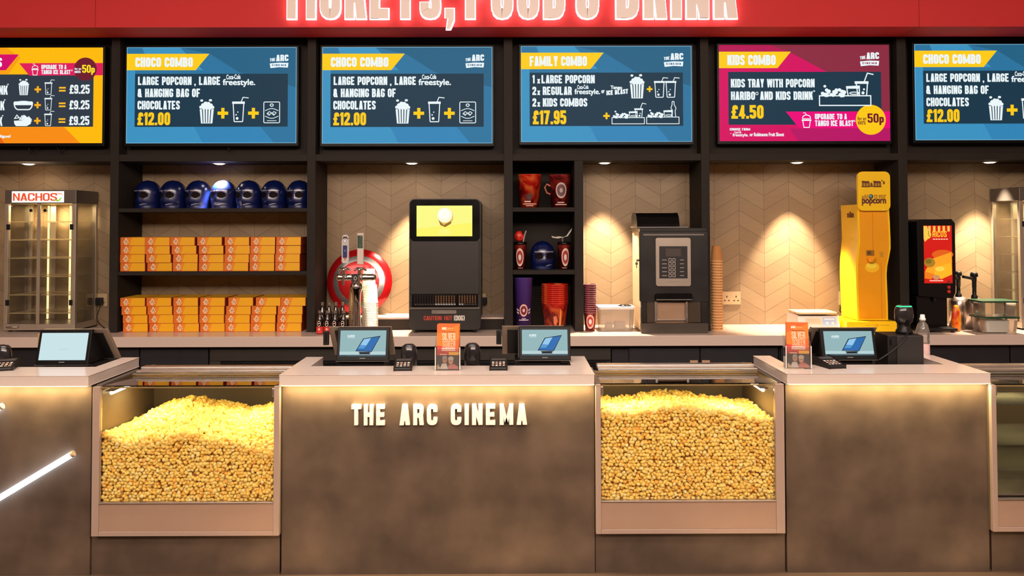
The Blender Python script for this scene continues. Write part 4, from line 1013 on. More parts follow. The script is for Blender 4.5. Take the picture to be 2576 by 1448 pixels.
# bottom cubby
def a3(A):
    n = 30; f = lambda k: [(.05+.5*k*math.cos(2*PI*i/n), .62+.115*k*math.sin(2*PI*i/n)) for i in range(n)]
    A.poly(f(1.12), (120, 30, 60), 1); A.poly(f(1), (240, 200, 188), 2); A.poly(f(.76), (120, 30, 44), 3); A.poly(f(.3), (230, 196, 190), 4)
    for s in (-1, 1):
        for k in (0, .055): A.poly([(.05+s*.62, .61+k), (.05+s*.95, .58+k), (.05+s*.95, .615+k), (.05+s*.62, .64+k)], (236, 210, 206), 1)
    A.rect(-.2, .77, .35, .785, (226, 206, 220), 1); A.rect(-.6, .795, .75, .812, (226, 206, 220), 1)
tub('popcorn_tub', 'tall purple popcorn tub with a ring emblem, left of the red tub stack', 'tub', 1316, 5.86, ZB, .071, .052, PZ(697, 5.86)-ZB, PUR, a3, pxy=760)
def rtub(i, n):
    q = MB(); rt, rb, h = .096, .074, .20
    q.lathe([(rb-.003, .002), (rb, 0), (rt, h-.006), (rt+.003, h-.005), (rt+.003, h), (rt-.0005, h), (rb-.0005, .001), (.0001, .001)], 0, 0, 0, 36, m=0); return q
q = rtub(0, 1); A = cylart(.074, .20, .096)
A.poly([(-.55, .42), (-.2, .3), (.1, .42), (.3, .62), (.1, .85), (-.25, .8), (-.6, .62)], (92, 16, 14), 1); A.poly([(-.2, .5), (.05, .46), (.2, .66), (.0, .86), (-.18, .74)], (226, 120, 76), 2); A.poly([(.35, .2), (.6, .3), (.5, .9), (.3, .95)], (246, 150, 66), 1)
q.art(A, 1)
stack(q, [TUBR]+A.mats(cmat), 'popcorn_tub', 10, PX(1396, 5.88, 760), 5.88, ZB, .0146, lambda k: 'red flame-patterned tub, %s from the top of the stack behind the right tablet' % ORD[k], 'tub', 'stacked red popcorn tubs')
# printed cups right of the divider
Yp = 5.80; q = cup_mesh(.046, .034, .135, .005, False, None); A = cylart(.034, .135, .046)
n = 30; f = lambda k: [(-.05+.75*k*math.cos(2*PI*i/n), .5+.38*k*math.sin(2*PI*i/n)) for i in range(n)]
A.poly(f(1), (238, 200, 184), 1); A.poly(f(.74), (170, 50, 44), 2); A.poly(f(.36), (226, 220, 222), 3); q.art(A, 2)
stack(q, [TUBD, mat('cup_rim_mauve', (150, 110, 130), .4)]+A.mats(cmat), 'printed_cup', 14, PX(1484, Yp, 760), Yp, ZB, .0155, lambda k: 'dark red printed cup, %s from the top of the stack beside the plastic box' % ORD[k], 'cup', 'stacked printed cups')

# ---- plastic box with white lid
Yx = 5.76; x0, x1 = PX(1508, Yx, 800), PX(1596, Yx, 800); zb0 = ZB+.0006; zt = PZ(778, Yx, 1550)
FROST = glass('frosted_plastic', (.95, .92, .88), 1, .2, .34, (225, 214, 200))
t = thing('plastic_storage_box', 'cloudy plastic box with a white lid beside the coffee machine', 'box', ((x0+x1)/2, Yx+.09, zb0))
def taper(q, x0, x1, y0, y1, z0, z1, k, m=0):
    cx, cy = (x0+x1)/2, (y0+y1)/2; n = len(rrect(0, 1, 0, 1, .2))
    P0 = rrect(x0, x1, y0, y1, .02); v = [(cx+(a-cx)*k, cy+(b-cy)*k, z0) for a, b in P0]+[(a, b, z1) for a, b in P0]
    q.add(v, [(i, (i+1) % n, n+(i+1) % n, n+i) for i in range(n)], m, True); q.add(v, [list(range(n))[::-1]], m); return q
taper(MB(), x0, x1, Yx, Yx+.19, zb0, zt, .93).build('tub', FROST, t)
MB().prism(rrect(x0-.004, x1+.004, Yx-.004, Yx+.194, .022), 'z', zt+.0004, zt+.016).build('lid', WHITE, t, bevel=.004)
q = MB(); q.box(x0+.05, x0+.10, Yx+.04, Yx+.1, zb0+.01, zb0+.05); q.box(x0+.12, x0+.2, Yx+.06, Yx+.12, zb0+.01, zb0+.06); q.build('contents', mat('beige_sachets', (190, 170, 150), .6), t)
dk = MB(); dk.lathe([(.0001, .014), (.03, .012), (.05, .004), (.052, 0), (.0001, 0)], PX(1572, Yx+.07), Yx+.08, zt+.0166, 24, sy=.6); tag(dk.build('dish', BLACKG), 'small black oval dish lying on the white box lid', 'dish')

# ---- coffee machine
Yk = 5.64
def KX(p, Y=Yk): return PX(p, Y, 700)
def KZ(p, Y=Yk): return PZ(p, Y, 1690)
t = thing('coffee_machine', 'black coffee vending machine with a silver keypad panel on the worktop', 'coffee machine', (KX(1695), Yk+.2, ZB))
x0, x1 = KX(1612), KX(1779)
CB = mat('coffee_black', (30, 26, 25), .35, var=.15, coat=.3); CS = mat('coffee_side_tan', (205, 180, 146), .4, .3); SIL = mat('keypad_silver', (178, 164, 150), .4, .6)
MB().box(x0+.004, POST[4][0]-.004, Yk+.03, Yk+.40, ZB+.012, KZ(578)).build('casing', CS, t, bevel=.004)
q = MB().prism(rrect(x0, x1, KZ(757), KZ(583), .006), 'y', Yk, Yk+.029); q.build('door', CB, t, bevel=.006)
MB().box(x0+.02, x1-.022, Yk-.004, Yk-.0005, KZ(592), KZ(588)).build('door_highlight_strip', STEELD, t)
MB().box(x0-.004, x1-.0, Yk-.002, Yk+.10, KZ(582.5), KZ(573)).box(x0-.004, POST[4][0]-.004, Yk+.10, Yk+.40, KZ(582.5), KZ(573)).build('top_cap', CB, t, bevel=.004)
pr = [(Yk+.05, KZ(572)), (Yk+.05, KZ(563)), (Yk+.075, KZ(545)), (Yk+.12, KZ(535)), (Yk+.26, KZ(535)), (Yk+.3, KZ(545)), (Yk+.3, KZ(572))]
MB().prism(pr, 'x', KX(1606), KX(1714)).build('hopper_lid', BLACKG, t, bevel=.004)
MB().box(KX(1604), KX(1734), Yk+.03, Yk+.32, KZ(572.5), KZ(570)).build('hopper_rim', STEELD, t)
pz = MB().prism(rrect(KX(1651), KX(1736), KZ(718), KZ(599), .012), 'y', Yk-.012, Yk-.0005).build('keypad_panel', SIL, t, bevel=.003)
A = pxart(1651, 1736, 599, 718, Yk-.0126)
A.rect(1658, 619, 1729, 700, (26, 18, 20), 0); A.rect(1674, 624, 1713, 645, (58, 46, 42), 1); A.rect(1676, 626, 1711, 643, (66, 54, 48), 2)
for r_ in range(5):
    y = 650+r_*9.8
    for cx in (1685, 1695): A.line([(cx-3.3, y), (cx+3.3, y), (cx+3.3, y+7), (cx-3.3, y+7)], 1.1, (196, 184, 176), 2, True, rad=1)
    A.rect(1665, y+2.8, 1677, y+4.4, (180, 166, 156), 2); A.rect(1710, y+2.8, 1720, y+4.4, (180, 166, 156), 2)
A.text('-----', 1680, 1706, 706, 711, (140, 126, 114), 2, .2)
q = MB(); q.art(A, 0); q.build('keypad', A.mats(cmat), pz)
q = MB().prism(rrect(KX(1648), KX(1737), KZ(753), KZ(738), .004), 'y', Yk-.04, Yk-.0005); q.build('spout_cover', BLACKG, t, bevel=.003)
MB().box(KX(1648), KX(1737), Yk-.042, Yk-.0405, KZ(753), KZ(751)).build('spout_trim', STEEL, t)
# cup bay: recess with side cheeks
MB().box(x0, KX(1626), Yk, Yk+.029, KZ(812), KZ(757.5)).build('side_cheek', CB, t, bevel=.002)
MB().box(KX(1763), x1, Yk, Yk+.029, KZ(812), KZ(757.5)).build('side_cheek', CB, t, bevel=.002)
MB().box(KX(1626), KX(1763), Yk+.022, Yk+.0285, KZ(812), KZ(757.5)).build('bay_back', mat('bay_back_tan', (190, 150, 120), .35), t)
q = MB()
for a in (1649, 1727): q.box(KX(a-3), KX(a+3), Yk-.004, Yk+.02, KZ(808), KZ(758))
q.box(KX(1649), KX(1727), Yk-.004, Yk-.001, KZ(806), KZ(803)); q.build('bay_frame', STEEL, t, bevel=.001)
for a, b in ((1627, 1645), (1732, 1762)): MB().box(KX(a), KX(b), Yk+.004, Yk+.02, KZ(811), KZ(758)).build('waste_cover', mat('smoked_plastic', (76, 64, 54), .2), t)
MB().box(KX(1652.5), KX(1723.5), Yk+.002, Yk+.004, KZ(803), KZ(758)).build('bay_flap', GLASS, t)
pr = rrect(x0, x1, ZB+.002, KZ(812.5), .008)
MB().prism(pr, 'y', Yk-.012, Yk+.029).build('drip_tray', mat('drip_grey', (70, 60, 52), .4), t, bevel=.0015)
q = MB(); kx = KX(1596, Yk+.06); zz = KZ(655); q.cyl((x0+.004, Yk+.06, zz), (x0-.02, Yk+.06, zz), .009, n=14); q.tube([(x0-.018, Yk+.055, zz), (x0-.021, Yk+.052, zz-.02), (x0-.021, Yk+.052, zz-.055)], .003); q.cyl((x0-.021, Yk+.049, zz-.024), (x0-.021, Yk+.055, zz-.024), .010, n=14); q.build('key', STEELD, t)

# ---- weighing scale
Ys = 5.74; zb0 = ZB+.0006
t = thing('weighing_scale', 'white weighing scale with a tan pan on the worktop', 'scale', (PX(2060, Ys, 800), Ys+.1, zb0))
x0, x1 = PX(2010, Ys, 805), PX(2112, Ys, 805); zt = PZ(796, Ys, 2060)
pr = [(Ys, zb0+.012), (Ys+.002, zb0+.03), (Ys+.03, zt), (Ys+.24, zt), (Ys+.25, zb0+.012)]
MB().prism(pr, 'x', x0, x1).build('body', WHITE, t, bevel=.008, seg=3)
A = Art(planemap(2010, 796, 2112, 824, (x0, Ys+.0265, zt-.004), (x1, Ys+.0265, zt-.004), (x0, Ys+.0012, zb0+.029), Vector((0, -.84, .5))))
A.rect(2028, 799, 2068, 819, (226, 214, 190), 4); A.rect(2032, 802, 2066, 815, (206, 196, 166), 5); A.rect(2072, 798, 2106, 821, (170, 196, 236), 4); A.ell(2082, 814, 4, 4, (236, 242, 250), 5, 12); A.ell(2096, 814, 4, 4, (236, 242, 250), 5, 12); A.rect(2076, 801, 2102, 805, (236, 242, 250), 5)
q = MB(); q.art(A, 0); q.build('display_panel', A.mats(cmat), t)
MB().box(x0+.06, x1-.06, Ys+.09, Ys+.17, zt+.0005, zt+.013).build('pan_support', BLACK, t)
pw = PX(2104, Ys+.05, 790)-PX(2003, Ys+.05, 790)
MB().prism(rrect(x0+.006, x1-.006, Ys+.02, Ys+.24, .02), 'z', zt+.0135, zt+.027).build('pan', mat('pan_tan', (232, 200, 156), .35, .2), t, bevel=.003)
q = MB()
for fx in (x0+.03, x1-.03):
    for fy in (Ys+.04, Ys+.2): q.cyl((fx, fy, zb0), (fx, fy, zb0+.013), .012, n=14)
q.build('foot', BLACK, t)

# ---- yellow sweet dispenser
Ym = 5.70; YB_ = 6.0
YELP = mat('dispenser_yellow', (255, 204, 20), .25, var=.03, coat=.4); AMB = mat('dispenser_amber_front', (240, 160, 14), .3, var=.06, coat=.3)
t = thing('sweet_dispenser', 'tall yellow sweet dispenser with a rounded sign on top', 'dispenser', (PX(2195, Ym), Ym+.15, ZB))
def MX(p, Y=Ym): return PX(p, Y, 660)
def MZ(p, Y=Ym): return PZ(p, Y, 2195)
zB1 = MZ(806)
MB().box(MX(2128, 5.66), MX(2254, 5.66), 5.655, YB_, ZB+.0006, zB1).build('base', YELP, t, bevel=.006)
A2 = pxart(2142, 2254, 806, 828, 5.6544)
for k in range(6): A2.rect(2178+k*4, 817, 2181+k*4, 819, (196, 146, 20), 0); A2.rect(2213+k*4, 817, 2216+k*4, 819, (196, 146, 20), 0)
A2.ring(2206, 818, 3.4, 3.4, 1.2, (180, 120, 20), 0, 14)
q = MB(); q.art(A2, 0); q.build('base_marking', A2.mats(cmat), t)
right = [(2232, 805), (2232, 770), (2231, 730), (2230, 690), (2232, 668), (2237, 645), (2241, 625), (2241, 600), (2240, 560), (2238, 514)]
left = [(2158, 514), (2159, 560), (2160, 600), (2157, 630), (2154, 655), (2153, 690), (2154, 740), (2156, 805)]
side = 7
outl = [(MX(a), MZ(b)) for a, b in right]+[(MX(a), MZ(b)) for a, b in left]
MB().prism(outl, 'y', Ym, YB_-.02).build('tower', YELP, t)
ins = [(MX(a-5), MZ(b-(4 if b > 800 else -4))) for a, b in right]+[(MX(a+5), MZ(b-(4 if b > 800 else -4))) for a, b in left]
fr = MB().prism(ins, 'y', Ym-.003, Ym-.0003).build('front_panel', AMB, t)
q = MB(); q.box(MX(2196)-.001, MX(2196)+.001, Ym-.0045, Ym-.0032, MZ(640), MZ(535)); q.box(MX(2216)-.001, MX(2216)+.001, Ym-.0045, Ym-.0032, MZ(800), MZ(660)); q.build('seam', mat('amber_seam', (190, 120, 10), .4), fr)
A = pxart(2150, 2240, 620, 690, Ym-.0036)
A.rect(2179, 629, 2199, 643, (140, 96, 20), 1); A.rect(2182, 632, 2190, 640, (90, 60, 16), 2); A.rect(2213, 633, 2222, 646, (196, 140, 24), 1)
A.ell(2193, 672, 18, 13, (255, 196, 20), 1, 20); A.ell(2192, 667, 12, 8, (255, 224, 60), 2, 18)
q = MB(); q.art(A, 0); q.build('chute_graphic', A.mats(cmat), fr)
q = MB(); q.lathe([(.0001, 0), (.02, .002), (.026, .02), (.03, .03), (.03, .034), (.0001, .034)], MX(2190), Ym-.02, MZ(660), 20); q.build('chute', AMB, fr)
# side graphics (lettering only)
Al = Art(lambda u, v, d: Vector((MX(2158.4)-d-.0012, Ym+.17-u*.12, MZ(552)+.10*(1-v)-.03)))
Al.btext('m&m', 0, .95, .1, .55, (100, 50, 30), 1, .06); q = MB(); q.art(Al, 0); q.build('side_lettering', Al.mats(cmat), t)
# top sign
hd = MB().prism(rrect(MX(2157), MX(2236), MZ(529), MZ(433), .036, 8), 'y', Ym-.03, Ym-.012).build('sign_board', YELP, t, bevel=.003)
MB().box(MX(2180), MX(2214), Ym-.0115, Ym+.03, MZ(529), MZ(505)).build('sign_bracket', YELP, t)
A = pxart(2157, 2236, 433, 529, Ym-.0307)
BR_ = (96, 44, 26)
A.btext('m', 2168, 2187, 455, 470, BR_, 1, .06); A.btext('&', 2188, 2196, 459, 470, BR_, 1, .04); A.btext('m', 2197, 2216, 455, 470, BR_, 1, .06); A.btext("'s", 2217, 2226, 452, 463, BR_, 1, .03)
for a in (2167, 2196): A.rect(a, 468.4, a+21, 470.6, BR_, 1); A.rect(a, 454.6, a+6, 456.6, BR_, 1)
A.btext('add', 2167, 2182, 488, 500, (150, 90, 20), 1, .015); A.ell(2190, 494, 6, 6, (40, 60, 60), 1, 20); A.ell(2189, 493, 3.6, 3.6, (120, 150, 160), 2, 14); A.btext('to your', 2198, 2228, 488, 504, (150, 90, 20), 1, .015)
A.btext('popcorn', 2167, 2228, 500, 517, BR_, 1, .05)
q = MB(); q.art(A, 0); q.build('lettering', A.mats(cmat), hd)

# ---- cheese sauce dispenser
Yd = 5.68
def DX(p, Y=Yd): return PX(p, Y, 690)
def DZ(p, Y=Yd): return PZ(p, Y, 2345)
t = thing('sauce_dispenser', 'black hot sauce dispenser with a red nacho picture on its front', 'dispenser', (DX(2355), Yd+.15, ZB))
x0, x1 = DX(2310), DX(2402)
pr = [(x0+.004, DZ(712)), (x0, DZ(560)), (x0+.012, DZ(554)), (x1-.02, DZ(553)), (x1, DZ(562)), (x1, DZ(712)), (x1-.003, DZ(735)), (x1-.02, DZ(748)), (x0+.005, DZ(742))]
MB().prism(pr, 'y', Yd, Yd+.34).build('head', BLACKG, t, bevel=.006)
MB().box(x0+.012, x1-.03, Yd+.05, Yd+.34, ZB+.03, DZ(746)).build('column', BLACKG, t, bevel=.006)
q = MB().box(x0-.012, x1-.012, Yd-.05, Yd+.34, ZB+.012, ZB+.032); q.build('tray', BLACK, t, bevel=.005)
q = MB()
for fx in (x0+.01, x1-.035):
    for fy in (Yd-.02, Yd+.3): q.cyl((fx, fy, ZB+.0006), (fx, fy, ZB+.0118), .012, n=14)
q.build('foot', BLACK, t)
q = MB(); q.cyl(((x0+x1)/2, Yd+.03, DZ(760)), ((x0+x1)/2, Yd+.03, DZ(741)), .010, .015, n=16); q.build('nozzle', BLACK, t)
A = pxart(2323, 2394, 567, 712, Yd-.0012)
A.rect(2323, 567, 2394, 712, (206, 26, 20), 0)
for k in range(6): A.rect(2323+k*12, 568, 2329+k*12, 582, (250, 206, 90), 1)
A.poly([(2323, 568), (2332, 568), (2340, 595), (2326, 608), (2323, 600)], (250, 206, 90), .6); A.ell(2335, 590, 7, 10, (238, 214, 80), 2, 16); A.line([(2335, 580), (2335, 590), (2339, 596)], 1.6, (120, 130, 30), 3)
A.text('RICOS', 2345, 2381, 581, 596, (250, 200, 60), 3, .2, w0=.62, gap=.12); [A.rect(2346+k*6.5, 600, 2351+k*6.5, 602.5, (246, 220, 200), 3) for k in range(6)]
A.ell(2370, 640, 27, 12, (222, 100, 28), 1, 24); A.poly([(2326, 680), (2345, 650), (2392, 634), (2393, 660), (2350, 700), (2326, 690)], (246, 170, 40), 2); A.ell(2337, 660, 14, 12, (166, 130, 40), 3, 20); A.ell(2334, 657, 8, 6, (120, 110, 30), 4, 14)
A.poly([(2352, 672), (2392, 660), (2393, 690), (2365, 702), (2348, 690)], (250, 190, 40), 3); A.poly([(2324, 682), (2350, 690), (2340, 702), (2324, 700)], (232, 130, 30), 3); A.ell(2362, 676, 12, 6, (255, 220, 90), 4, 16)
A.ell(2353, 697, 9, 6, (200, 150, 110), 5, 14); A.rect(2336, 704, 2370, 707, (240, 190, 180), 5)
A.rect(2323, 702, 2394, 703, (180, 20, 20), 1)
q = MB(); q.art(A, 0); q.build('picture_panel', A.mats(lambda c: mat('backlit_%d_%d_%d' % c, c, .3, emit=.35)), t)
for k, (py, c) in enumerate(((709, (150, 50, 40)), (722, (200, 40, 40)), (733, (214, 44, 36)))):
    q = MB(); q.cyl((DX(2386), Yd-.0045 if k else Yd-.009, DZ(py)), (DX(2386), Yd-.0005 if k else Yd-.005, DZ(py)), .012, n=20); q.build('button', mat('button_%d' % k, c, .3), t)

# ---- pump jars
def jar(px, Y, rr, label, arm):
    x = PX(px, Y, 790); t = thing('sauce_pump_jar', label, 'pump jar', (x, Y, ZB), 'steel sauce pump jars'); zt = ZB+.215
    q = MB().lathe([(rr, .0006), (rr, .19), (rr-.004, .198), (rr*.8, .212), (rr*.6, .222), (.0001, .222)], x, Y, ZB, 32); q.build('jar', STEEL, t)
    q = MB().lathe([(.022, .2225), (.022, .24), (.014, .25), (.013, .30), (.015, .302), (.015, .35), (.017, .352), (.017, .375), (.0001, .376)], x, Y, ZB, 20); q.build('pump_tube', BLACK, t)
    q = MB().lathe([(.014, .3765), (.026, .382), (.026, .40), (.022, .412), (.012, .415), (.012, .408), (.0001, .408)], x, Y, ZB, 18); q.build('pump_knob', BLACK, t)
    q = MB(); q.tube([(x, Y, ZB+.36), (x-.04, Y-.03, ZB+.372), (x-arm, Y-.05, ZB+.385)], .011, 10); q.build('pump_spout', BLACK, t)
jar(2452, 5.84, .068, 'steel pump jar in front, beside the green-lidded containers', .11)
jar(2412, 5.97, .066, 'steel pump jar behind, close to the sauce dispenser', .05)
# amber bag of sauce beside the rear jar
q = MB(); 
q.lathe([(.0001, .001), (.03, .003), (.034, .05), (.031, .12), (.02, .165), (.013, .185), (.0001, .187)], PX(2405, 5.72, 780), 5.72, ZB, 20, sy=.8)
tag(q.build('sauce_bottle', redprint('amber_sauce', (214, 60, 10), (246, 140, 20), (255, 196, 60), 10)), 'small amber sauce bottle between the dispenser and the steel jars', 'bottle')

# ---- green-lidded containers
GRN = mat('green_lid', (30, 74, 52), .35); CT = glass('container_glass', (.97, .96, .93), 1.0, .03, .07, (250, 240, 220))
def container(px0, px1, Y, zb, zt, label, fill):
    x0, x1 = PX(px0, Y, 800), PX(px1, Y, 800); t = thing('glass_container', label, 'container', ((x0+x1)/2, Y+.09, zb), 'green-lidded containers')
    q = MB(); taper(q, x0+.008, x1-.008, Y+.008, Y+.18, zb+.0006, zt-.012, .92); q.build('bowl', CT, t)
    if fill:
        q = MB(); taper(q, x0+.05, x1-.05, Y+.04, Y+.15, zb+.006, zt-.03, .95); q.add([(x0+.05, Y+.04, zt-.03), (x1-.05, Y+.04, zt-.03), (x1-.05, Y+.15, zt-.03), (x0+.05, Y+.15, zt-.03)], [(0, 1, 2, 3)]); q.build('contents', WHITE, t)
    MB().prism(rrect(x0, x1, Y, Y+.188, .02), 'z', zt-.0115, zt).build('lid', GRN, t, bevel=.003)
Yg = 5.57; z1 = PZ(797, Yg, 2520)
container(2474, 2569, Yg, ZB, z1, 'lower glass container with a green lid and white contents', True)
container(2471, 2566, Yg, z1+.0006, PZ(757, Yg, 2520), 'upper empty glass container with a green lid, topmost of two', False)

# ================================================================== front counters
ARMB = 4.32; STR = 4.04
YELLED = emat((255, 205, 110), 9.0)
def counter(pl, pr, label, armL=True, armR=True, dl=.012, dr=0.0):
    x0, x1 = PX(pl, YLIP, 945), PX(pr, YLIP, 945); zb = ZL-LT
    t = thing('service_counter', label, 'counter', ((x0+x1)/2, YPAN, 0), 'front service counters')
    q = MB(); aw = .088
    # U-shaped stone worktop: front strip plus side arms, one slab outline
    xi0 = x0+aw if armL else x0; xi1 = x1-aw if armR else x1
    poly = [(x0, YLIP), (x1, YLIP), (x1, ARMB if armR else STR)]
    if armR: poly += [(xi1, ARMB), (xi1, STR)]
    if armL: poly += [(xi0, STR), (xi0, ARMB), (x0, ARMB)]
    else: poly += [(x0, STR)]
    q.prism(poly, 'z', zb, ZL); q.build('stone_top', QUARTZ, t, bevel=.0025)
    px0, px1 = x0+dl, x1+dr
    MB().box(px0, px1, YPAN, YPAN+.02, .0, zb-.0006).build('front_panel', LAM, t)
    for a in (px0, px1-.02): MB().box(a, a+.02, YPAN+.0205, ARMB-.01, 0, zb-.0006).build('side_panel', LAM, t)
    MB().box(px0+.021, px1-.021, YPAN+.0205, ARMB+.12, ZL-.125, ZL-.10).build('inner_shelf', QUARTZ, t)
    MB().box(px0+.005, px1-.005, YLIP+.020, YLIP+.030, zb-.0065, zb-.0005).build('led_strip', YELLED, t)
    l = bpy.data.lights.new('counter_glow', 'AREA'); l.shape = 'RECTANGLE'; l.size = px1-px0-.02; l.size_y = .018; l.energy = 7.5*(px1-px0); l.color = (1, .81, .40)
    lo = bpy.data.objects.new('counter_glow', l); COL.objects.link(lo); lo.location = ((px0+px1)/2, YLIP+.025, zb-.009)
    return t
c1 = counter(-320, 222, 'left concrete-look service counter with pale stone top and white tube light', False, True, .012, -.014)
c2 = counter(702, 1495, 'middle service counter bearing raised white letters on its concrete-look front', True, True, -.001, .005)
c3 = counter(1980, 2492, 'right concrete-look service counter with pale stone top, beside the full popcorn case', True, True, .012, .016)
# plinths under the cases
YPL = 3.872
def plinth(pa, pb, zt, label):
    o = MB().box(PX(pa, YPL, 1400), PX(pb, YPL, 1400), YPL, YPL+.02, 0, zt-.002).build('counter_plinth', LAM); tag(o, label, 'plinth', 'plinth panels below the glass cases')
# raised lettering on the middle counter
sg2 = thing('counter_sign', 'raised white letters spelling the cinema name on the middle counter front', 'sign', (PX(1106, YPAN), YPAN, PZ(1069, YPAN)))
WL = mat('letter_white', (240, 226, 216), .4, var=.02)
z0, z1 = PZ(1068.5, YPAN-.02, 1106), PZ(1017, YPAN-.02, 1106)
for word, a, b in (('THE', 884, 970), ('ARC', 1005, 1100), ('CINEMA', 1134, 1326)):
    xa, xb = PX(a, YPAN-.02, 1040), PX(b, YPAN-.02, 1040); pl, w, per = sline(word, .21, .17, .54); kx = (xb-xa)/w; kz = z1-z0
    for ch, gp, gx, gw in per:
        q = MB()
        for i, grp in enumerate(strokes(gp)):
            us = [p[0] for g in grp for p in g]; vs_ = [p[1] for g in grp for p in g]; cu, cv = (min(us)+max(us))/2, (min(vs_)+max(vs_))/2
            f = 1-i*.010
            for g in grp: q.prism([(xa+(cu+(u-cu)*f)*kx, z0+(cv+(v-cv)*f)*kz) for u, v in g], 'y', YPAN-.022-.0002*i, YPAN-.0006)
        q.build('letter', WL, sg2)
# white light tubes on the left counter
def tubelight(p0, p1, label):
    a = P(*p0, YPAN-.02); b = P(*p1, YPAN-.02); t = thing('tube_light', label, 'tube light', tuple((a+b)/2), 'white tube lights on the left counter')
    d = (b-a).normalized()
    MB().cyl(a, b-d*.014, .0135, n=16).build('tube', emat((222, 238, 255), 9), t)
    MB().cyl(b-d*.0138, b, .0145, n=16).build('end_cap', mat('cap_tan', (186, 160, 132), .5), t)
    q = MB()
    for k in (.25, .75): m_ = a+(b-a)*k; q.cyl(m_+Vector((0, .0137, 0)), m_+Vector((0, .0197, 0)), .008, n=10)
    q.build('mount', WHITE, t)
tubelight((-160, 1347), (186, 1139), 'long white tube light slanting across the left counter front')
tubelight((-120, 1086), (7, 1020), 'white tube light end at the left edge, above the long slanting tube')

# ------------------------------------------------------------------ popcorn
def popmat():
    m = bpy.data.materials.new('popcorn'); m.use_nodes = True; nt = m.node_tree; N = nt.nodes; L = nt.links; b = N['Principled BSDF']
    g = N.new('ShaderNodeNewGeometry'); r = N.new('ShaderNodeValToRGB'); e = r.color_ramp.elements
    e[0].position = 0; e[0].color = (*lin((248, 182, 72)), 1); e[1].position = 1; e[1].color = (*lin((255, 236, 160)), 1)
    for p, c in ((.12, (254, 208, 96)), (.5, (255, 221, 112)), (.85, (255, 228, 130))): k = e.new(p); k.color = (*lin(c), 1)
    tc = N.new('ShaderNodeTexCoord'); no = N.new('ShaderNodeTexNoise'); no.inputs['Scale'].default_value = 120; L.new(tc.outputs['Object'], no.inputs['Vector'])
    mx = N.new('ShaderNodeMix'); mx.data_type = 'RGBA'; mx.blend_type = 'MULTIPLY'; mx.inputs[0].default_value = .3
    r2 = N.new('ShaderNodeValToRGB'); r2.color_ramp.elements[0].position = .35; r2.color_ramp.elements[0].color = (.82, .58, .3, 1); r2.color_ramp.elements[1].position = .55; r2.color_ramp.elements[1].color = (1, 1, 1, 1)
    L.new(no.outputs['Fac'], r2.inputs[0]); L.new(g.outputs['Random Per Island'], r.inputs[0]); L.new(r.outputs[0], mx.inputs[6]); L.new(r2.outputs[0], mx.inputs[7])
    L.new(mx.outputs[2], b.inputs['Base Color']); b.inputs['Roughness'].default_value = .6
    b.inputs['Subsurface Weight'].default_value = 0.0
    return m
POP = popmat()
def ico(sub):
    import bmesh
    bm = bmesh.new(); bmesh.ops.create_icosphere(bm, subdivisions=sub, radius=1); bm.verts.ensure_lookup_table()
    v = np.array([q.co[:] for q in bm.verts]); f = np.array([[w.index for w in q.verts] for q in bm.faces]); bm.free(); return v, f
PV, PF = ico(2); PROTO = []
for k in range(10):
    c = rng.normal(size=(6, 3)); c /= np.linalg.norm(c, axis=1)[:, None]
    d = np.ones(len(PV))*(.80 if k % 3 else .92)
    for q in c[: (5 if k % 3 else 3)]:
        a = PV@q; d += (.34 if k % 3 else .16)*np.exp(-((1-a)/.16)**2)
    PROTO.append(PV*d[:, None]*np.array([1, 1, .92]))
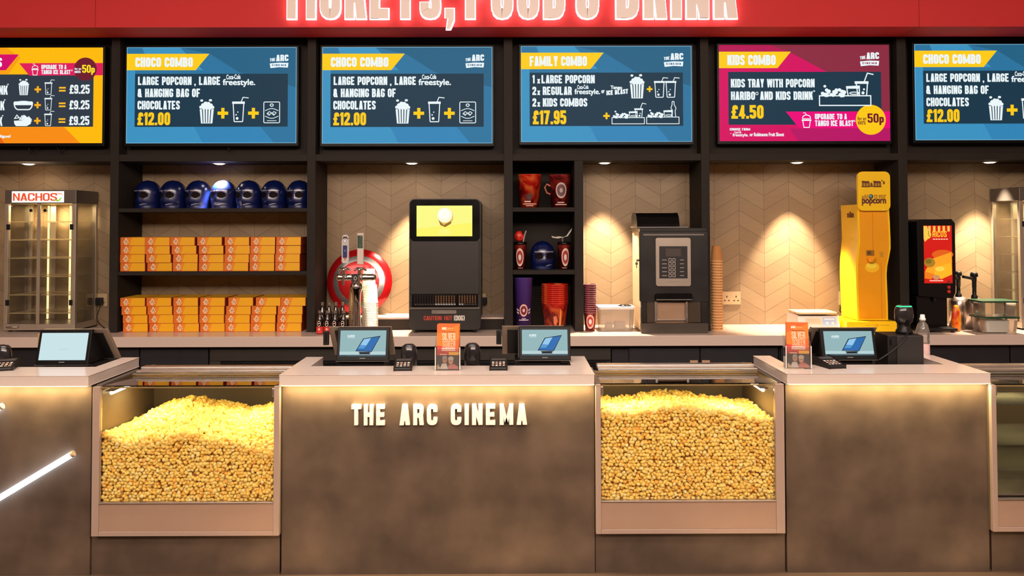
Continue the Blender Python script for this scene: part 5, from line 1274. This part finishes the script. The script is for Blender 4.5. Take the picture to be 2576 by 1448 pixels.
def heap(name, label, x0, x1, z0, yf, yb, hf, hb, core_m):
    pts = []
    r = .0114
    # kernels pressed against the front glass
    sp = .0188
    for lay, yy in ((0, yf+r*1.12), (1, yf+r*2.3)):
        z = z0+r; row = 0
        while z < 1.0:
            x = x0+r+(row % 2)*sp/2
            while x < x1-r*.8:
                if z < hf(x): pts.append((x+rng.normal()*.0034, yy+abs(rng.normal())*.003, z+rng.normal()*.003, r*rng.uniform(.76, 1.06)))
                x += sp*(1.0 if lay == 0 else 1.05)
            z += sp*.84; row += 1
    # kernels over the sloping top
    ns = int((yb-yf)/(sp*.8)); nx = int((x1-x0)/sp)
    for j in range(ns+1):
        v = j/ns; y = yf+r+(yb-yf-2*r)*v
        for i in range(nx+1):
            x = x0+r+(x1-x0-2*r)*(i+(j % 2)*.5)/(nx+.5)
            h = hf(x)+(hb(x)-hf(x))*min(1, v*1.55)**.8
            for k in range(2): pts.append((x+rng.normal()*.004, y+rng.normal()*.003, h-k*.013+rng.normal()*.0035+.004*math.sin(x*70+v*9), r*rng.uniform(.85, 1.22)))
    pts = np.array(pts); n = len(pts)
    pts[:, 0] = np.clip(pts[:, 0], x0+.013, x1-.013); pts[:, 1] = np.clip(pts[:, 1], yf+.0128, yb-.013)
    q = rng.normal(size=(n, 4)); q /= np.linalg.norm(q, axis=1)[:, None]
    w, x, y, z = q.T
    RM = np.stack([1-2*(y*y+z*z), 2*(x*y-z*w), 2*(x*z+y*w), 2*(x*y+z*w), 1-2*(x*x+z*z), 2*(y*z-x*w), 2*(x*z-y*w), 2*(y*z+x*w), 1-2*(x*x+y*y)], 1).reshape(n, 3, 3)
    pr = np.stack(PROTO)[rng.integers(0, len(PROTO), n)]
    V = np.einsum('nij,nkj->nki', RM, pr)*pts[:, 3][:, None, None]+pts[:, None, :3]
    V[:, :, 1] = np.maximum(V[:, :, 1], yf+.0012); V[:, :, 0] = np.clip(V[:, :, 0], x0+.001, x1-.001); V[:, :, 2] = np.maximum(V[:, :, 2], z0+.0008); V[:, :, 1] = np.minimum(V[:, :, 1], yb-.001)
    nv = len(PV); F = (PF[None]+(np.arange(n)*nv)[:, None, None]).reshape(-1, 3); V = V.reshape(-1, 3)
    # solid core below the top layer
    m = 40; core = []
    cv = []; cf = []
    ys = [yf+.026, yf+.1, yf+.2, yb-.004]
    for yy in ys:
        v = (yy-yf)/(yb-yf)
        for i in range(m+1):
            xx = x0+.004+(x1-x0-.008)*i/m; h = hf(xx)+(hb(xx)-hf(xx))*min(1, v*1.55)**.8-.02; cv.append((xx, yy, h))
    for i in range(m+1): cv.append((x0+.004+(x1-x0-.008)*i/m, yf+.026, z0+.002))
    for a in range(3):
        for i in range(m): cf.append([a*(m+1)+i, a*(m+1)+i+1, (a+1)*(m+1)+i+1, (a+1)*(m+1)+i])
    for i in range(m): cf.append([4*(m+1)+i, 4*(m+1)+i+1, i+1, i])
    base = len(V); V = np.concatenate([V, np.array(cv)]); o0 = np.array([(x0+x1)/2, (yf+yb)/2, z0]); V = V-o0
    me = bpy.data.meshes.new(name); nt_, nq = len(F), len(cf)
    me.vertices.add(len(V)); me.vertices.foreach_set('co', V.astype(np.float32).ravel())
    loops = np.concatenate([F.ravel(), (np.array(cf)+base).ravel()]).astype(np.int32)
    me.loops.add(len(loops)); me.loops.foreach_set('vertex_index', loops)
    me.polygons.add(nt_+nq); st = np.concatenate([np.arange(nt_)*3, nt_*3+np.arange(nq)*4]).astype(np.int32)
    me.polygons.foreach_set('loop_start', st); me.polygons.foreach_set('use_smooth', np.ones(nt_+nq, bool))
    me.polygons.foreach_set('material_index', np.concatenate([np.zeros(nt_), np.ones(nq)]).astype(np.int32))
    me.update(calc_edges=True); me.validate()
    me.materials.append(POP); me.materials.append(mat('popcorn_gap_shade', (150, 88, 24), .9, var=.3, scale=60))  # core coloured dark brown to paint the shade between kernels
    o = bpy.data.objects.new(name, me); COL.objects.link(o); o.location = o0; o['kind'] = 'stuff'; tag(o, label, 'popcorn'); return o

def interp(pts):
    xs = [p[0] for p in pts]; ys = [p[1] for p in pts]
    return lambda x: float(np.interp(x, xs, ys))
YF_ = 3.825; YG = 3.845; YBK = 4.46; YTOP = 4.16
def case(pl, pr, pgl, pgr, pyt, pyb, pysill, label, front=None, back=None, poplabel=None, lamp='left', shelves=False):
    """pl..pr outer posts, pgl..pgr glass, top edge, bottom edge, sill in photo pixels"""
    xa, xb = PX(pl, YF_, 1150), PX(pr, YF_, 1150); ga, gb = PX(pgl, YF_, 1150), PX(pgr, YF_, 1150); pm = (pl+pr)/2
    zt, zb, zs = PZ(pyt, YF_, pm), PZ(pyb, YF_, pm), PZ(pysill, YF_, pm)
    if pr > 2600: zt, zb, zs = PZ(pyt, YF_, 2530), PZ(pyb, YF_, 2530), PZ(pysill, YF_, 2530)
    t = thing('glass_food_case', label, 'display case', ((xa+xb)/2, YF_, zb), 'glass cases between the counters')
    MB().box(xa, ga, YF_, YF_+.022, zb, zt).build('front_post', PAINT, t, bevel=.0015)
    MB().box(gb, xb, YF_, YF_+.022, zb, zt).build('front_post', PAINT, t, bevel=.0015)
    MB().box(ga+.0005, gb-.0005, YF_+.004, YF_+.022, zb+.022, zs-.006).build('front_panel', mat('case_front_panel', (172, 142, 122), .42, .3, var=.04), t)
    MB().box(ga+.0005, gb-.0005, YF_-.002, YF_+.022, zs-.0055, zs+.001).build('sill', STEEL, t, bevel=.001)
    MB().box(ga+.0005, gb-.0005, YF_+.001, YF_+.03, zb, zb+.021).build('bottom_rail', PAINT, t, bevel=.001)
    MB().box(ga+.001, gb-.001, YG-.003, YG+.003, zs+.0015, zt-.010).build('front_glass', glass('front_glass', (1, 1, 1), .55), t)
    MB().box(ga+.001, gb-.001, YG-.008, YG+.003, zt-.0095, zt-.005).build('glass_edge_trim', mat('gold_edge', (220, 190, 130), .25, .8), t)
    MB().prism([(YG+.0035, zt-.004), (YTOP, zt-.016), (YTOP, zt-.011), (YG+.0035, zt+.001)], 'x', ga, gb).build('top_glass', glass('top_glass', (.96, .95, .92), 1.5), t)
    for e in (xa, xb-.02):
        MB().box(e, e+.02, YF_+.0225, YBK, zb, zt-.006).build('side_wall', mat('case_inner_steel', (104, 90, 70), .5, .3), t)
        MB().box(e-.0, e+.03 if e == xa else e+.02, YF_+.0355, YTOP+.1, zt-.0055, zt+.004).build('top_edge', STEELD, t, bevel=.001)
    MB().box(xa+.0205, xb-.0205, YBK-.02, YBK, zb, zt-.12).build('back_wall', mat('case_inner_steel', (104, 90, 70)), t)
    MB().prism([(YTOP, zt-.008), (YTOP+.02, zt-.008), (YBK-.02, zt-.118), (YBK-.0, zt-.118), (YTOP+.03, zt+.0), (YTOP, zt+.0)], 'x', xa+.0305, xb-.0205).build('canopy', mat('canopy_grey', (120, 108, 92), .5, .3), t)
    zr = zt+.0015
    MB().box(xa+.05, xb-.02, YTOP, YTOP+.05, zr, zr+.013).build('rear_rail', STEEL, t, bevel=.002)
    MB().box(xa+.05, xb-.02, YTOP+.052, YTOP+.11, zr, zr+.024).build('rear_rail', STEEL, t, bevel=.003)
    MB().box(xa+.0205, xb-.0205, YF_+.0355, YBK-.0205, zb+.005, zs-.06 if not shelves else zb+.03).build('bin_floor', STEEL, t)
    lx = xa+.05 if lamp == 'left' else xb-.075
    MB().cyl((lx, YG+.06, zt-.045), (lx, YTOP-.02, zt-.045), .009, n=14).build('lamp_tube', emat((255, 240, 200), 7), t)
    MB().box(lx-.02, lx+.02, YG+.04, YTOP-.01, zt-.034, zt-.030).build('lamp_reflector', STEEL, t)
    q = MB(); q.box(ga-.0 if lamp != 'left' else gb-.014, ga+.014 if lamp != 'left' else gb, YG-.007, YG+.005, zt-.052, zt-.012); q.build('glass_clamp', STEEL, t, bevel=.003)
    plinth(pl-1, pr+1, zb, {'left': 'concrete-look plinth below the left popcorn case', 'right': 'concrete-look plinth below the full right popcorn case'}.get(lamp) if not shelves else 'concrete-look plinth below the empty shelved case at the right edge')
    for k, (fx, w) in enumerate(((.2, 1.0), (.8, 1.0))):
        l = bpy.data.lights.new('case_lamp', 'AREA'); l.shape = 'RECTANGLE'; l.size = .22; l.size_y = .12; l.energy = (2.3 if not shelves else 1.6)*w; l.color = (1, .80, .42)
        lo = bpy.data.objects.new('case_lamp', l); COL.objects.link(lo); lo.location = (xa+(xb-xa)*fx, 4.05, zt-.026)
    if front:
        hf = interp([(PX(a, YG+.01, b), PZ(b, YG+.01, a)) for a, b in front]); hb = interp([(PX(a, 4.13, b), PZ(b, 4.13, a)) for a, b in back])
        hb2 = lambda x: max(hb(x)-.018, hf(x)-.02)
        heap('popcorn_heap', poplabel, xa+.022, xb-.022, zs-.058, YG+.004, 4.34, hf, hb2, None)
    return t, (xa, xb, ga, gb, zt, zb, zs)
def cr(l, x0, y0, s): return [(x0+a/s, y0+b/s) for a, b in l]
f1 = cr([(95, 560), (150, 545), (215, 590), (290, 640), (400, 630), (600, 610), (800, 560), (1000, 610), (1200, 640), (1500, 720)], 220, 920, 3.218)
b1 = cr([(95, 470), (170, 480), (240, 525), (330, 480), (400, 440), (500, 355), (620, 318), (800, 288), (930, 325), (1050, 340), (1250, 385), (1400, 350), (1500, 340)], 220, 920, 3.218)
f2 = cr([(100, 392), (300, 405), (500, 385), (650, 350), (800, 345), (950, 370), (1150, 395), (1300, 430), (1500, 455)], 1480, 920, 3.217)
b2 = cr([(100, 380), (170, 385), (230, 340), (330, 300), (480, 275), (620, 258), (760, 246), (900, 268), (980, 290), (1120, 292), (1240, 320), (1400, 312), (1510, 300)], 1480, 920, 3.217)
case(231, 702.6, 249, 688, 972, 1348, 1264, 'left glass popcorn case, popcorn heaped to a peak', f1, b1, 'golden popcorn heaped in the left glass case', 'left')
case(1499, 1974, 1512, 1952, 966, 1342, 1259, 'right glass popcorn case, filled almost to the top', f2, b2, 'golden popcorn filling the right glass case', 'right')
tt, (xa, xb, ga, gb, zt, zb, zs) = case(2496, 3000, 2509, 2985, 968, 1337, 1255, 'empty glass display case cut off by the right edge of the photo', lamp='right', shelves=True)
for k, (py, yb_) in enumerate(((1016, 4.1), (1118, 4.25), (1185, 4.38))):
    z = PZ(py, YG+.02, 2530); MB().box(xa+.0225, xb-.0225, YG+.012, yb_, z, z+.006).build('glass_shelf', glass('shelf_glass', (.94, .95, .9), 1.1, .02, .04, (210, 205, 180)), tt)
MB().prism([(YG+.02, zs+.004), (4.40, zs+.10), (4.40, zs+.11), (YG+.02, zs+.012)], 'x', xa+.0225, xb-.0225).build('sloping_tray', STEEL, tt)
# small dial plate inside the left case
xq = PX(250, 3.9); 
tag(MB().box(PX(251, 3.96), PX(268, 3.96), 4.352, 4.362, PZ(1075, 4.35, 262), PZ(1042, 4.35, 262)).build('control_plate', mat('plate_cream', (226, 214, 150), .5)), 'cream control plate inside the left popcorn case, by its left wall', 'plate')

# ================================================================== tills, readers, leaflets
ZS_ = ZL-.10
TAN = mat('till_grey_tan', (150, 132, 116), .45, .3)
def screen_art(kind):
    def f(A):
        A.rect(0, 0, 745, 430, (150, 186, 190) if kind != 'blank' else (206, 232, 236), 0)
        if kind == 'blank': A.rect(300, 258, 455, 262, (166, 196, 200), 1); return
        A.rect(0, 350, 745, 430, (186, 214, 216), .6); A.rect(0, 404, 745, 430, (70, 92, 104), 1)
        for k in range(4): A.rect(20+k*30, 410, 36+k*30, 424, (30, 50, 60), 2)
        A.poly([(372, 136), (655, 90), (520, 355), (255, 345)], (14, 26, 44), 2); A.poly([(384, 146), (640, 104), (512, 345), (272, 336)], (40, 110, 180), 3)
        A.poly([(384, 146), (500, 127), (430, 250), (330, 240)], (150, 204, 240), 4); A.poly([(330, 240), (430, 250), (390, 300), (292, 300)], (86, 156, 214), 4)
        A.rect(310, 356, 500, 372, (20, 24, 34), 2); A.poly([(330, 372), (480, 372), (500, 396), (315, 396)], (28, 34, 48), 2)
        A.btext('AURES', 115, 235, 75, 110, (236, 246, 248), 2, .05); A.rect(120, 120, 236, 126, (220, 236, 238), 2)
    return f
def till(label, px0, px1, py0, py1, Y, kind, rz, back_dx, tilt=14):
    """front display panel spans px0..px1 / py0..py1 at depth Y; a second panel leans behind it like a tent"""
    w = PX(px1, Y, 870)-PX(px0, Y, 870); zt, zbm = PZ(py0, Y+.03, (px0+px1)/2), PZ(py1, Y, (px0+px1)/2); h = zt-zbm
    cx = (PX(px0, Y, 870)+PX(px1, Y, 870))/2
    t = thing('till_terminal', label, 'till', (cx, Y, ZS_), 'till terminals on the counters', R(rz)); b0 = zbm-ZS_
    tl = math.tan(R(tilt))
    def slab(w_, y0, dx, s, th, m, name, hh=h, parent=t, lo=b0, round_=False):
        q = MB(); v = []
        for x in (-w_/2+dx, w_/2+dx):
            for (yy, zz) in ((y0, lo), (y0+s*hh*tl, lo+hh)):
                for d in (0, th): v.append((x, yy+d, zz))
        q.add(v, [(0, 2, 3, 1), (4, 5, 7, 6), (0, 1, 5, 4), (2, 6, 7, 3), (0, 4, 6, 2), (1, 3, 7, 5)]); return q.build(name, m, parent, bevel=.003, local=True)
    hs = slab(w, 0, 0, 1, .022, BEZEL, 'display_housing')
    k = 1/math.sqrt(1+tl*tl); n = Vector((0, -k, k*tl))
    bx = w*.055
    def pt(x, zz): return Vector((x, zz*tl, b0+zz))+n*.0012
    A = Art(planemap(0, 0, 745, 430, pt(-w/2+bx, h*.91), pt(w/2-bx*1.05, h*.91), pt(-w/2+bx, h*.13), n), .0003); screen_art(kind)(A)
    q = MB(); q.art(A, 0); q.build('screen', A.mats(lambda c: emat(c, .95)), hs, local=True)
    A = Art(planemap(0, 0, 100, 10, pt(-w*.06, h*.085), pt(w*.06, h*.085), pt(-w*.06, h*.055), n), .0003); A.rect(5, 1, 95, 8, (120, 116, 116), 1)
    q = MB(); q.art(A, 0); q.build('badge', A.mats(cmat), hs, local=True)
    MB().add([(-w/2-.002, -.003, b0-.004), (w/2+.002, -.003, b0-.004), (w/2+.002, .024, b0-.004), (-w/2-.002, .024, b0-.004), (-w/2-.002, -.003, b0-.0005), (w/2+.002, -.003, b0-.0005), (w/2+.002, .024, b0-.0005), (-w/2-.002, .024, b0-.0005)], [(0, 1, 2, 3), (4, 5, 6, 7), (0, 1, 5, 4), (1, 2, 6, 5), (2, 3, 7, 6), (3, 0, 4, 7)]).build('lower_trim', STEELD, t, local=True)
    w2 = w*1.22; D = 2*h*tl+.075
    q = MB(); v = []
    for x in (-w2/2+back_dx, w2/2+back_dx):
        for yy, zz in ((h*tl+.03, b0+h*1.0), (h*tl+.05, b0+h*1.0), (D+.08, b0-.005), (D+.06, b0-.005)): v.append((x, yy, zz))
    q.add(v, [(0, 1, 2, 3), (4, 5, 6, 7), (0, 1, 5, 4), (1, 2, 6, 5), (2, 3, 7, 6), (3, 0, 4, 7)]); rd = q.build('rear_display', TAN, t, bevel=.003, local=True)
    q = MB(); v = []
    for x in (-w2/2+back_dx+.028, w2/2+back_dx-.028):
        for f_ in (.13, .97):
            yy = h*tl+.03+(D+.06-h*tl-.03)*f_; zz = b0+h*(1-f_)-.005*f_
            for d in (-.012, -.002): v.append((x, yy+d, zz))
    q.add(v, [(0, 2, 3, 1), (4, 5, 7, 6), (0, 1, 5, 4), (2, 6, 7, 3), (0, 4, 6, 2), (1, 3, 7, 5)]); q.build('rear_hollow_shade', BLACK, rd, local=True)  # black slab painted in as the shaded hollow of the rear frame
    q = MB(); sx_ = -w2/2+back_dx-.014; q.box(sx_-.016, sx_+.012, h*tl+.03, h*tl+.05, b0+h*.42, b0+h*.86); q.box(sx_-.004, sx_+.0, h*tl+.02, h*tl+.03, b0+h*.5, b0+h*.8); q.build('side_card_slot', BLACK if kind != 'blank' else mat('slot_tan', (170, 138, 88), .5), t, bevel=.003, local=True)
    pass; s_ = w2/2-.004
    for sg in (-1, 1):
        x = back_dx*.6+sg*w*.34; q = MB()
        q.prism([(.024, b0+.01), (h*tl+.022, b0+h*.9), (h*tl+.03, b0+h*.9), (D+.055, b0+.004), (D+.03, b0-.0), (.03, b0-.0)], 'x', x-.012, x+.012)
        q.build('bracket', BLACK, t, local=True)
    MB().box(-w*.45+back_dx*.6, w*.45+back_dx*.6, .03, D+.06, .0008, b0-.0055).build('base', BLACK, t, bevel=.004, local=True)
    return t
till('till with a blank pale blue screen on the left counter', 88, 221, 830, 917, 4.12, 'blank', 0, .03)
till('till with a blue desktop screen on the middle counter, nearest the left end', 846, 977, 824, 907, 4.12, 'pic', 0, -.025)
till('till with a blue desktop screen near the right end of the middle counter', 1306, 1436, 822, 905, 4.12, 'pic', 0, -.06)
till('till with a blue desktop screen on the right counter, beside the black box', 2070, 2208, 826, 904, 4.12, 'pic', 0, .0)
def reader(label, pxc, pyb, Y, rz=0):
    t = thing('card_reader', label, 'card reader', (PX(pxc, Y, 920), Y, ZL+.0008), 'card readers on the counters', R(rz)); w, d = .044, .15
    pr = [(0, 0), (0, .014), (.05, .024), (.11, .038), (.14, .040), (d, .032), (d, 0)]
    MB().prism(pr, 'x', -w, w).build('body', BLACK, t, bevel=.006, local=True, seg=3)
    n = Vector((0, -.22, .97)).normalized()
    o = Vector((0, .008, .0165)); up = Vector((0, .07, .0145)); 
    A = Art(planemap(0, 0, 90, 60, o+up*1.0+Vector((-w+.008, 0, 0)), o+up*1.0+Vector((w-.008, 0, 0)), o+Vector((-w+.008, 0, 0)), n), .0012)
    for r_ in range(3):
        for c in range(4): A.rect(4+c*22, 6+r_*18, 18+c*22, 16+r_*18, (190, 160, 140) if (r_ + c) % 3 else (236, 214, 200), 1)
    q = MB(); q.art(A, 0); q.build('keypad', A.mats(cmat), t, local=True)
    A = Art(planemap(0, 0, 90, 40, Vector((-w+.008, .112, .0395)), Vector((w-.008, .112, .0395)), Vector((-w+.008, .085, .0335)), Vector((0, -.22, .97))), .001); A.rect(0, 0, 90, 40, (58, 52, 50), 1)
    q = MB(); q.art(A, 0); q.build('display', A.mats(cmat), t, local=True)
    return t
reader('black card reader beside the left till of the middle counter', 1013, 930, 3.90, 4)
reader('black card reader in front of the right till of the middle counter', 1254, 929, 3.905, 0)
reader('black card reader in front of the till on the right counter', 2107, 922, 3.925, 12)
reader('black card reader at the left edge of the photo on the left counter', 6, 925, 3.93, 20)
def scanner(label, pxc, Y, pyt, base=None, led=False):
    zb = base if base else ZS_; zt = PZ(pyt, Y, pxc); h = zt-zb; sx = .042 if not led else .048
    t = thing('barcode_scanner', label, 'scanner', (PX(pxc, Y, 880), Y, zb+.0008), 'barcode scanners on the counters')
    MB().lathe([(.04, 0), (.042, .012), (.03, .03), (.028, h*.35), (.0001, h*.35)], 0, 0, 0, 28).build('stand', BLACK, t, local=True)
    q = MB(); q.lathe([(.0001, h*.3), (.030, h*.31), (sx*.92, h*.42), (sx, h*.6), (sx*.98, h*.8), (sx*.84, h*.93), (sx*.5, h*.99), (.0001, h)], 0, 0, 0, 32, sy=.8); q.build('head', mat('scanner_black', (34, 31, 33), .22, coat=.4), t, local=True)
    q = MB(); q.box(-.010, .010, -sx*.82-.001, -sx*.7, h*.32, h*.48); q.build('cable_slot', BLACKG, t, local=True)
    if led:
        q = MB(); q.lathe([(sx*.86, h*.925), (sx*.72, h*.965)], 0, 0, 0, 32, sy=.8); del q.F[-2:]; del q.M[-2:]; del q.S[-2:]
        q.F = [f for k, f in enumerate(q.F) if 16 <= k % 32 <= 31]; q.M = q.M[:len(q.F)]; q.S = q.S[:len(q.F)]
        q.V = [(v[0]*1.02, v[1]*1.02, v[2]+.001) for v in q.V]
        q.build('status_light', emat((60, 230, 150), 1.6), t, local=True)
    return t
scanner('dark domed barcode scanner behind the left card reader on the middle counter', 1029, 4.13, 864)
scanner('dark domed barcode scanner just right of the leaflet holder on the middle counter', 1188, 4.13, 862)
scanner('dark domed barcode scanner at the left edge on the left counter', 8, 4.13, 866)
# black box and scanner on the right counter
Yr = 4.10; bx0, bx1 = PX(2253, Yr), PX(2320, Yr); zt = PZ(843, Yr, 2286)
t = thing('receipt_printer', 'black box-shaped receipt printer on the right counter', 'printer', ((bx0+bx1)/2, Yr+.07, ZS_+.0008))
MB().box(bx0-.045, bx1, Yr, Yr+.15, ZS_+.0008, zt).build('casing', BLACK, t, bevel=.004)
MB().box(bx0, bx1-.001, Yr-.006, Yr-.0004, ZS_+.004, zt-.003).build('front_cover', mat('printer_front', (36, 32, 32), .45), t, bevel=.002)
MB().box(bx0-.036, bx0-.026, Yr-.002, Yr-.0004, zt-.05, zt-.02).build('button_slot', BLACKG, t)
scanner('barcode scanner with a green light standing on the black printer', 2275, Yr+.07, 766, zt+.0004, True)
wire('grey scanner cable running from the black printer down to the counter', [(2283, 822), (2284, 838), (2278, 850), (2262, 868), (2240, 886), (2222, 898), (2212, 904)], Yr-.015, .004, 'scanner_cable')
# water bottle
Yw = 4.375; xw = PX(2319, Yw)
t = thing('water_bottle', 'clear plastic water bottle with a white cap behind the black printer', 'bottle', (xw, Yw, ZS_+.0008)); zw = PZ(791, Yw, 2320)-ZS_
PET = glass('pet_plastic', (.93, .92, .90), 1.4, .05, .12, (240, 225, 215))
MB().lathe([(.03, 0), (.034, .006), (.034, zw*.55), (.032, zw*.58), (.034, zw*.62), (.034, zw*.72), (.026, zw*.82), (.015, zw*.87), (.013, zw*.9), (.0001, zw*.905)], 0, 0, 0, 28).build('body', PET, t, local=True)
q = MB().lathe([(.0348, zw*.25), (.0348, zw*.5)], 0, 0, 0, 28); del q.F[-2:]; del q.M[-2:]; del q.S[-2:]; q.build('label', mat('bottle_label_pale', (226, 190, 186), .4, var=.2, scale=60), t, local=True)
q = MB().lathe([(.016, zw*.895), (.017, zw*.93), (.013, zw*.94), (.011, zw), (.0001, zw)], 0, 0, 0, 22); q.build('cap', WHITE, t, local=True)
# leaflet holders
def leaf_art(A):
    A.rect(0, 0, 100, 190, (212, 92, 24), 0); A.poly([(0, 40), (100, 0), (100, 60), (0, 140)], (226, 116, 30), .4); A.poly([(0, 90), (40, 95), (30, 150), (0, 160)], (206, 50, 40), .5); A.rect(0, 118, 100, 150, (190, 50, 36), .6)
    A.text('ARC', 22, 44, 11, 22, (250, 220, 190), 2, .2); A.text('CINEMA', 46, 72, 13, 20, (236, 160, 90), 2, .16)
    A.rect(24, 30, 84, 33, (150, 50, 20), 2); A.text('SILVER', 24, 84, 36, 66, (236, 196, 170), 2, .15); A.text('SCREEN', 26, 84, 68, 96, (226, 170, 140), 2, .15)
    A.rect(22, 99, 84, 104, (244, 226, 214), 2); A.rect(22, 107, 84, 112, (244, 226, 214), 2); A.rect(54, 118, 100, 130, (246, 180, 60), 2); A.rect(14, 126, 46, 129, (246, 214, 190), 2)
    A.rect(0, 131, 100, 190, (58, 46, 42), 1); A.ell(36, 150, 11, 14, (210, 150, 116), 2, 18); A.ell(36, 141, 11, 8, (170, 156, 146), 3, 16); A.ell(64, 155, 11, 14, (226, 168, 136), 2, 18); A.ell(64, 145, 13, 9, (206, 190, 176), 3, 16)
    A.poly([(14, 190), (24, 166), (44, 166), (52, 190)], (226, 214, 208), 2); A.poly([(48, 190), (56, 170), (78, 168), (96, 178), (98, 190)], (206, 120, 108), 2); A.poly([(2, 190), (4, 168), (16, 184), (18, 190)], (214, 190, 150), 2)
    A.rect(30, 149, 42, 151, (120, 70, 50), 4); A.rect(58, 154, 70, 156, (130, 76, 56), 4)
LEAFM = None
def leaflets(where, pxc, Y, rz):
    global LEAFM
    x = PX(pxc, Y, 900); w, h = .056, .215; loc = Vector((x, Y, ZL+.0008))
    t = thing('leaflet_holder', 'clear acrylic leaflet holder standing on the %s counter' % where, 'leaflet holder', loc, 'leaflet holders', R(rz))
    AC = glass('acrylic', (.97, .96, .95), 1.3, .03, .04); tl = .14
    q = MB(); q.box(-w-.004, w+.004, -.004, .06, 0, .004); q.build('base', AC, t, local=True)
    q = MB(); q.add([(-w-.004, .0, .004), (w+.004, .0, .004), (w+.004, .0, .11), (-w-.004, .0, .11), (-w-.004, .003, .004), (w+.004, .003, .004), (w+.004, .003, .11), (-w-.004, .003, .11)], [(0, 1, 2, 3), (4, 5, 6, 7), (0, 1, 5, 4), (1, 2, 6, 5), (2, 3, 7, 6), (3, 0, 4, 7)]); q.build('front_wall', AC, t, local=True)
    ED = mat('acrylic_edge', (236, 214, 206), .25)
    for s in (-1, 1):
        q = MB(); q.prism([(0, .004), (.003, .11), (.045, .16), (.05, .004)], 'x', s*(w+.004)-.0012, s*(w+.004)+.0012); q.build('side_wall', AC, t, local=True)
        q = MB(); q.box(s*(w+.004)-.0022, s*(w+.004)+.0022, -.0025, -.0003, 0.001, .112); q.build('wall_edge', ED, t, local=True)
    q = MB(); q.prism([(.050, .004), (.053, .004), (.075, .17), (.072, .17)], 'x', -w-.004, w+.004); q.build('back_wall', AC, t, local=True)
    for k, (dy, dx, dz, rot, nm) in enumerate(((.006, 0, 0, 0, 'front'), (.018, .0012, .001, -1.2, 'middle'), (.030, .0018, .002, -1.7, 'rear'))):
        lb = '%s orange leaflet with two smiling faces in the %s counter holder' % (nm, where)
        c, s_ = math.cos(R(rz)), math.sin(R(rz)); p = loc+Vector((c*dx-s_*dy, s_*dx+c*dy, .0046+dz))
        if LEAFM is None:
            A = Art(lambda u, v, d: Vector(((u/100-.5)*2*w*.96, .02*(1-v/190)-d-.0006, h*(1-v/190))), .0002); leaf_art(A)
            q = MB(); q.add([(-w*.96, 0, 0), (w*.96, 0, 0), (w*.96, .02, h), (-w*.96, .02, h), (-w*.96, .004, 0), (w*.96, .004, 0), (w*.96, .024, h), (-w*.96, .024, h)], [(0, 1, 2, 3), (4, 5, 6, 7), (0, 1, 5, 4), (1, 2, 6, 5), (2, 3, 7, 6), (3, 0, 4, 7)], 0); q.art(A, 1)
            LEAFM = q.build('leaflet', [mat('leaflet_orange', (224, 112, 32), .4)]+A.mats(cmat), local=True); LEAFM.location = p; LEAFM.rotation_euler = (0, R(0), R(rz)); tag(LEAFM, lb, 'leaflet', 'orange leaflets in the holders')
        else:
            d = dup(LEAFM, p, lb, R(rz)); d.rotation_euler = (0, R(-rot*.35), R(rz))
leaflets('middle', 1126, 3.915, 0)
leaflets('right', 2009, 3.93, -6)

# ================================================================== light
def area(name, loc, rot, sx, sy, e, col):
    l = bpy.data.lights.new(name, 'AREA'); l.shape = 'RECTANGLE'; l.size = sx; l.size_y = sy; l.energy = e; l.color = col
    o = bpy.data.objects.new(name, l); COL.objects.link(o); o.location = loc; o.rotation_euler = rot
    return o
area('lobby_ceiling_fill', (0, 1.2, 3.95), (R(12), 0, 0), 7.5, 1.6, 260, (1, .82, .69))
area('lobby_ceiling_fill', (0, -1.0, 3.85), (R(50), 0, 0), 7.5, 1.3, 570, (1, .81, .68))  # added front fill, tilted forward to brighten bulkhead and popcorn
o_ = area('counter_ceiling_light', (0, 3.45, 3.9), (R(3), 0, 0), 8.4, .35, 56, (1, .84, .72)); o_.data.spread = R(80)
w = bpy.data.worlds.new('world'); SC.world = w; w.use_nodes = True; w.node_tree.nodes['Background'].inputs[0].default_value = (.9, .75, .65, 1); w.node_tree.nodes['Background'].inputs[1].default_value = .05
vs = SC.view_settings; vs.view_transform = 'Standard'; vs.look = 'None'; vs.gamma = 1; vs.exposure = 0; vs.use_curve_mapping = False
SC.cycles.max_bounces = 10; SC.cycles.diffuse_bounces = 3; SC.cycles.glossy_bounces = 4; SC.cycles.transmission_bounces = 4; SC.cycles.transparent_max_bounces = 24
SC.cycles.caustics_reflective = False; SC.cycles.caustics_refractive = False
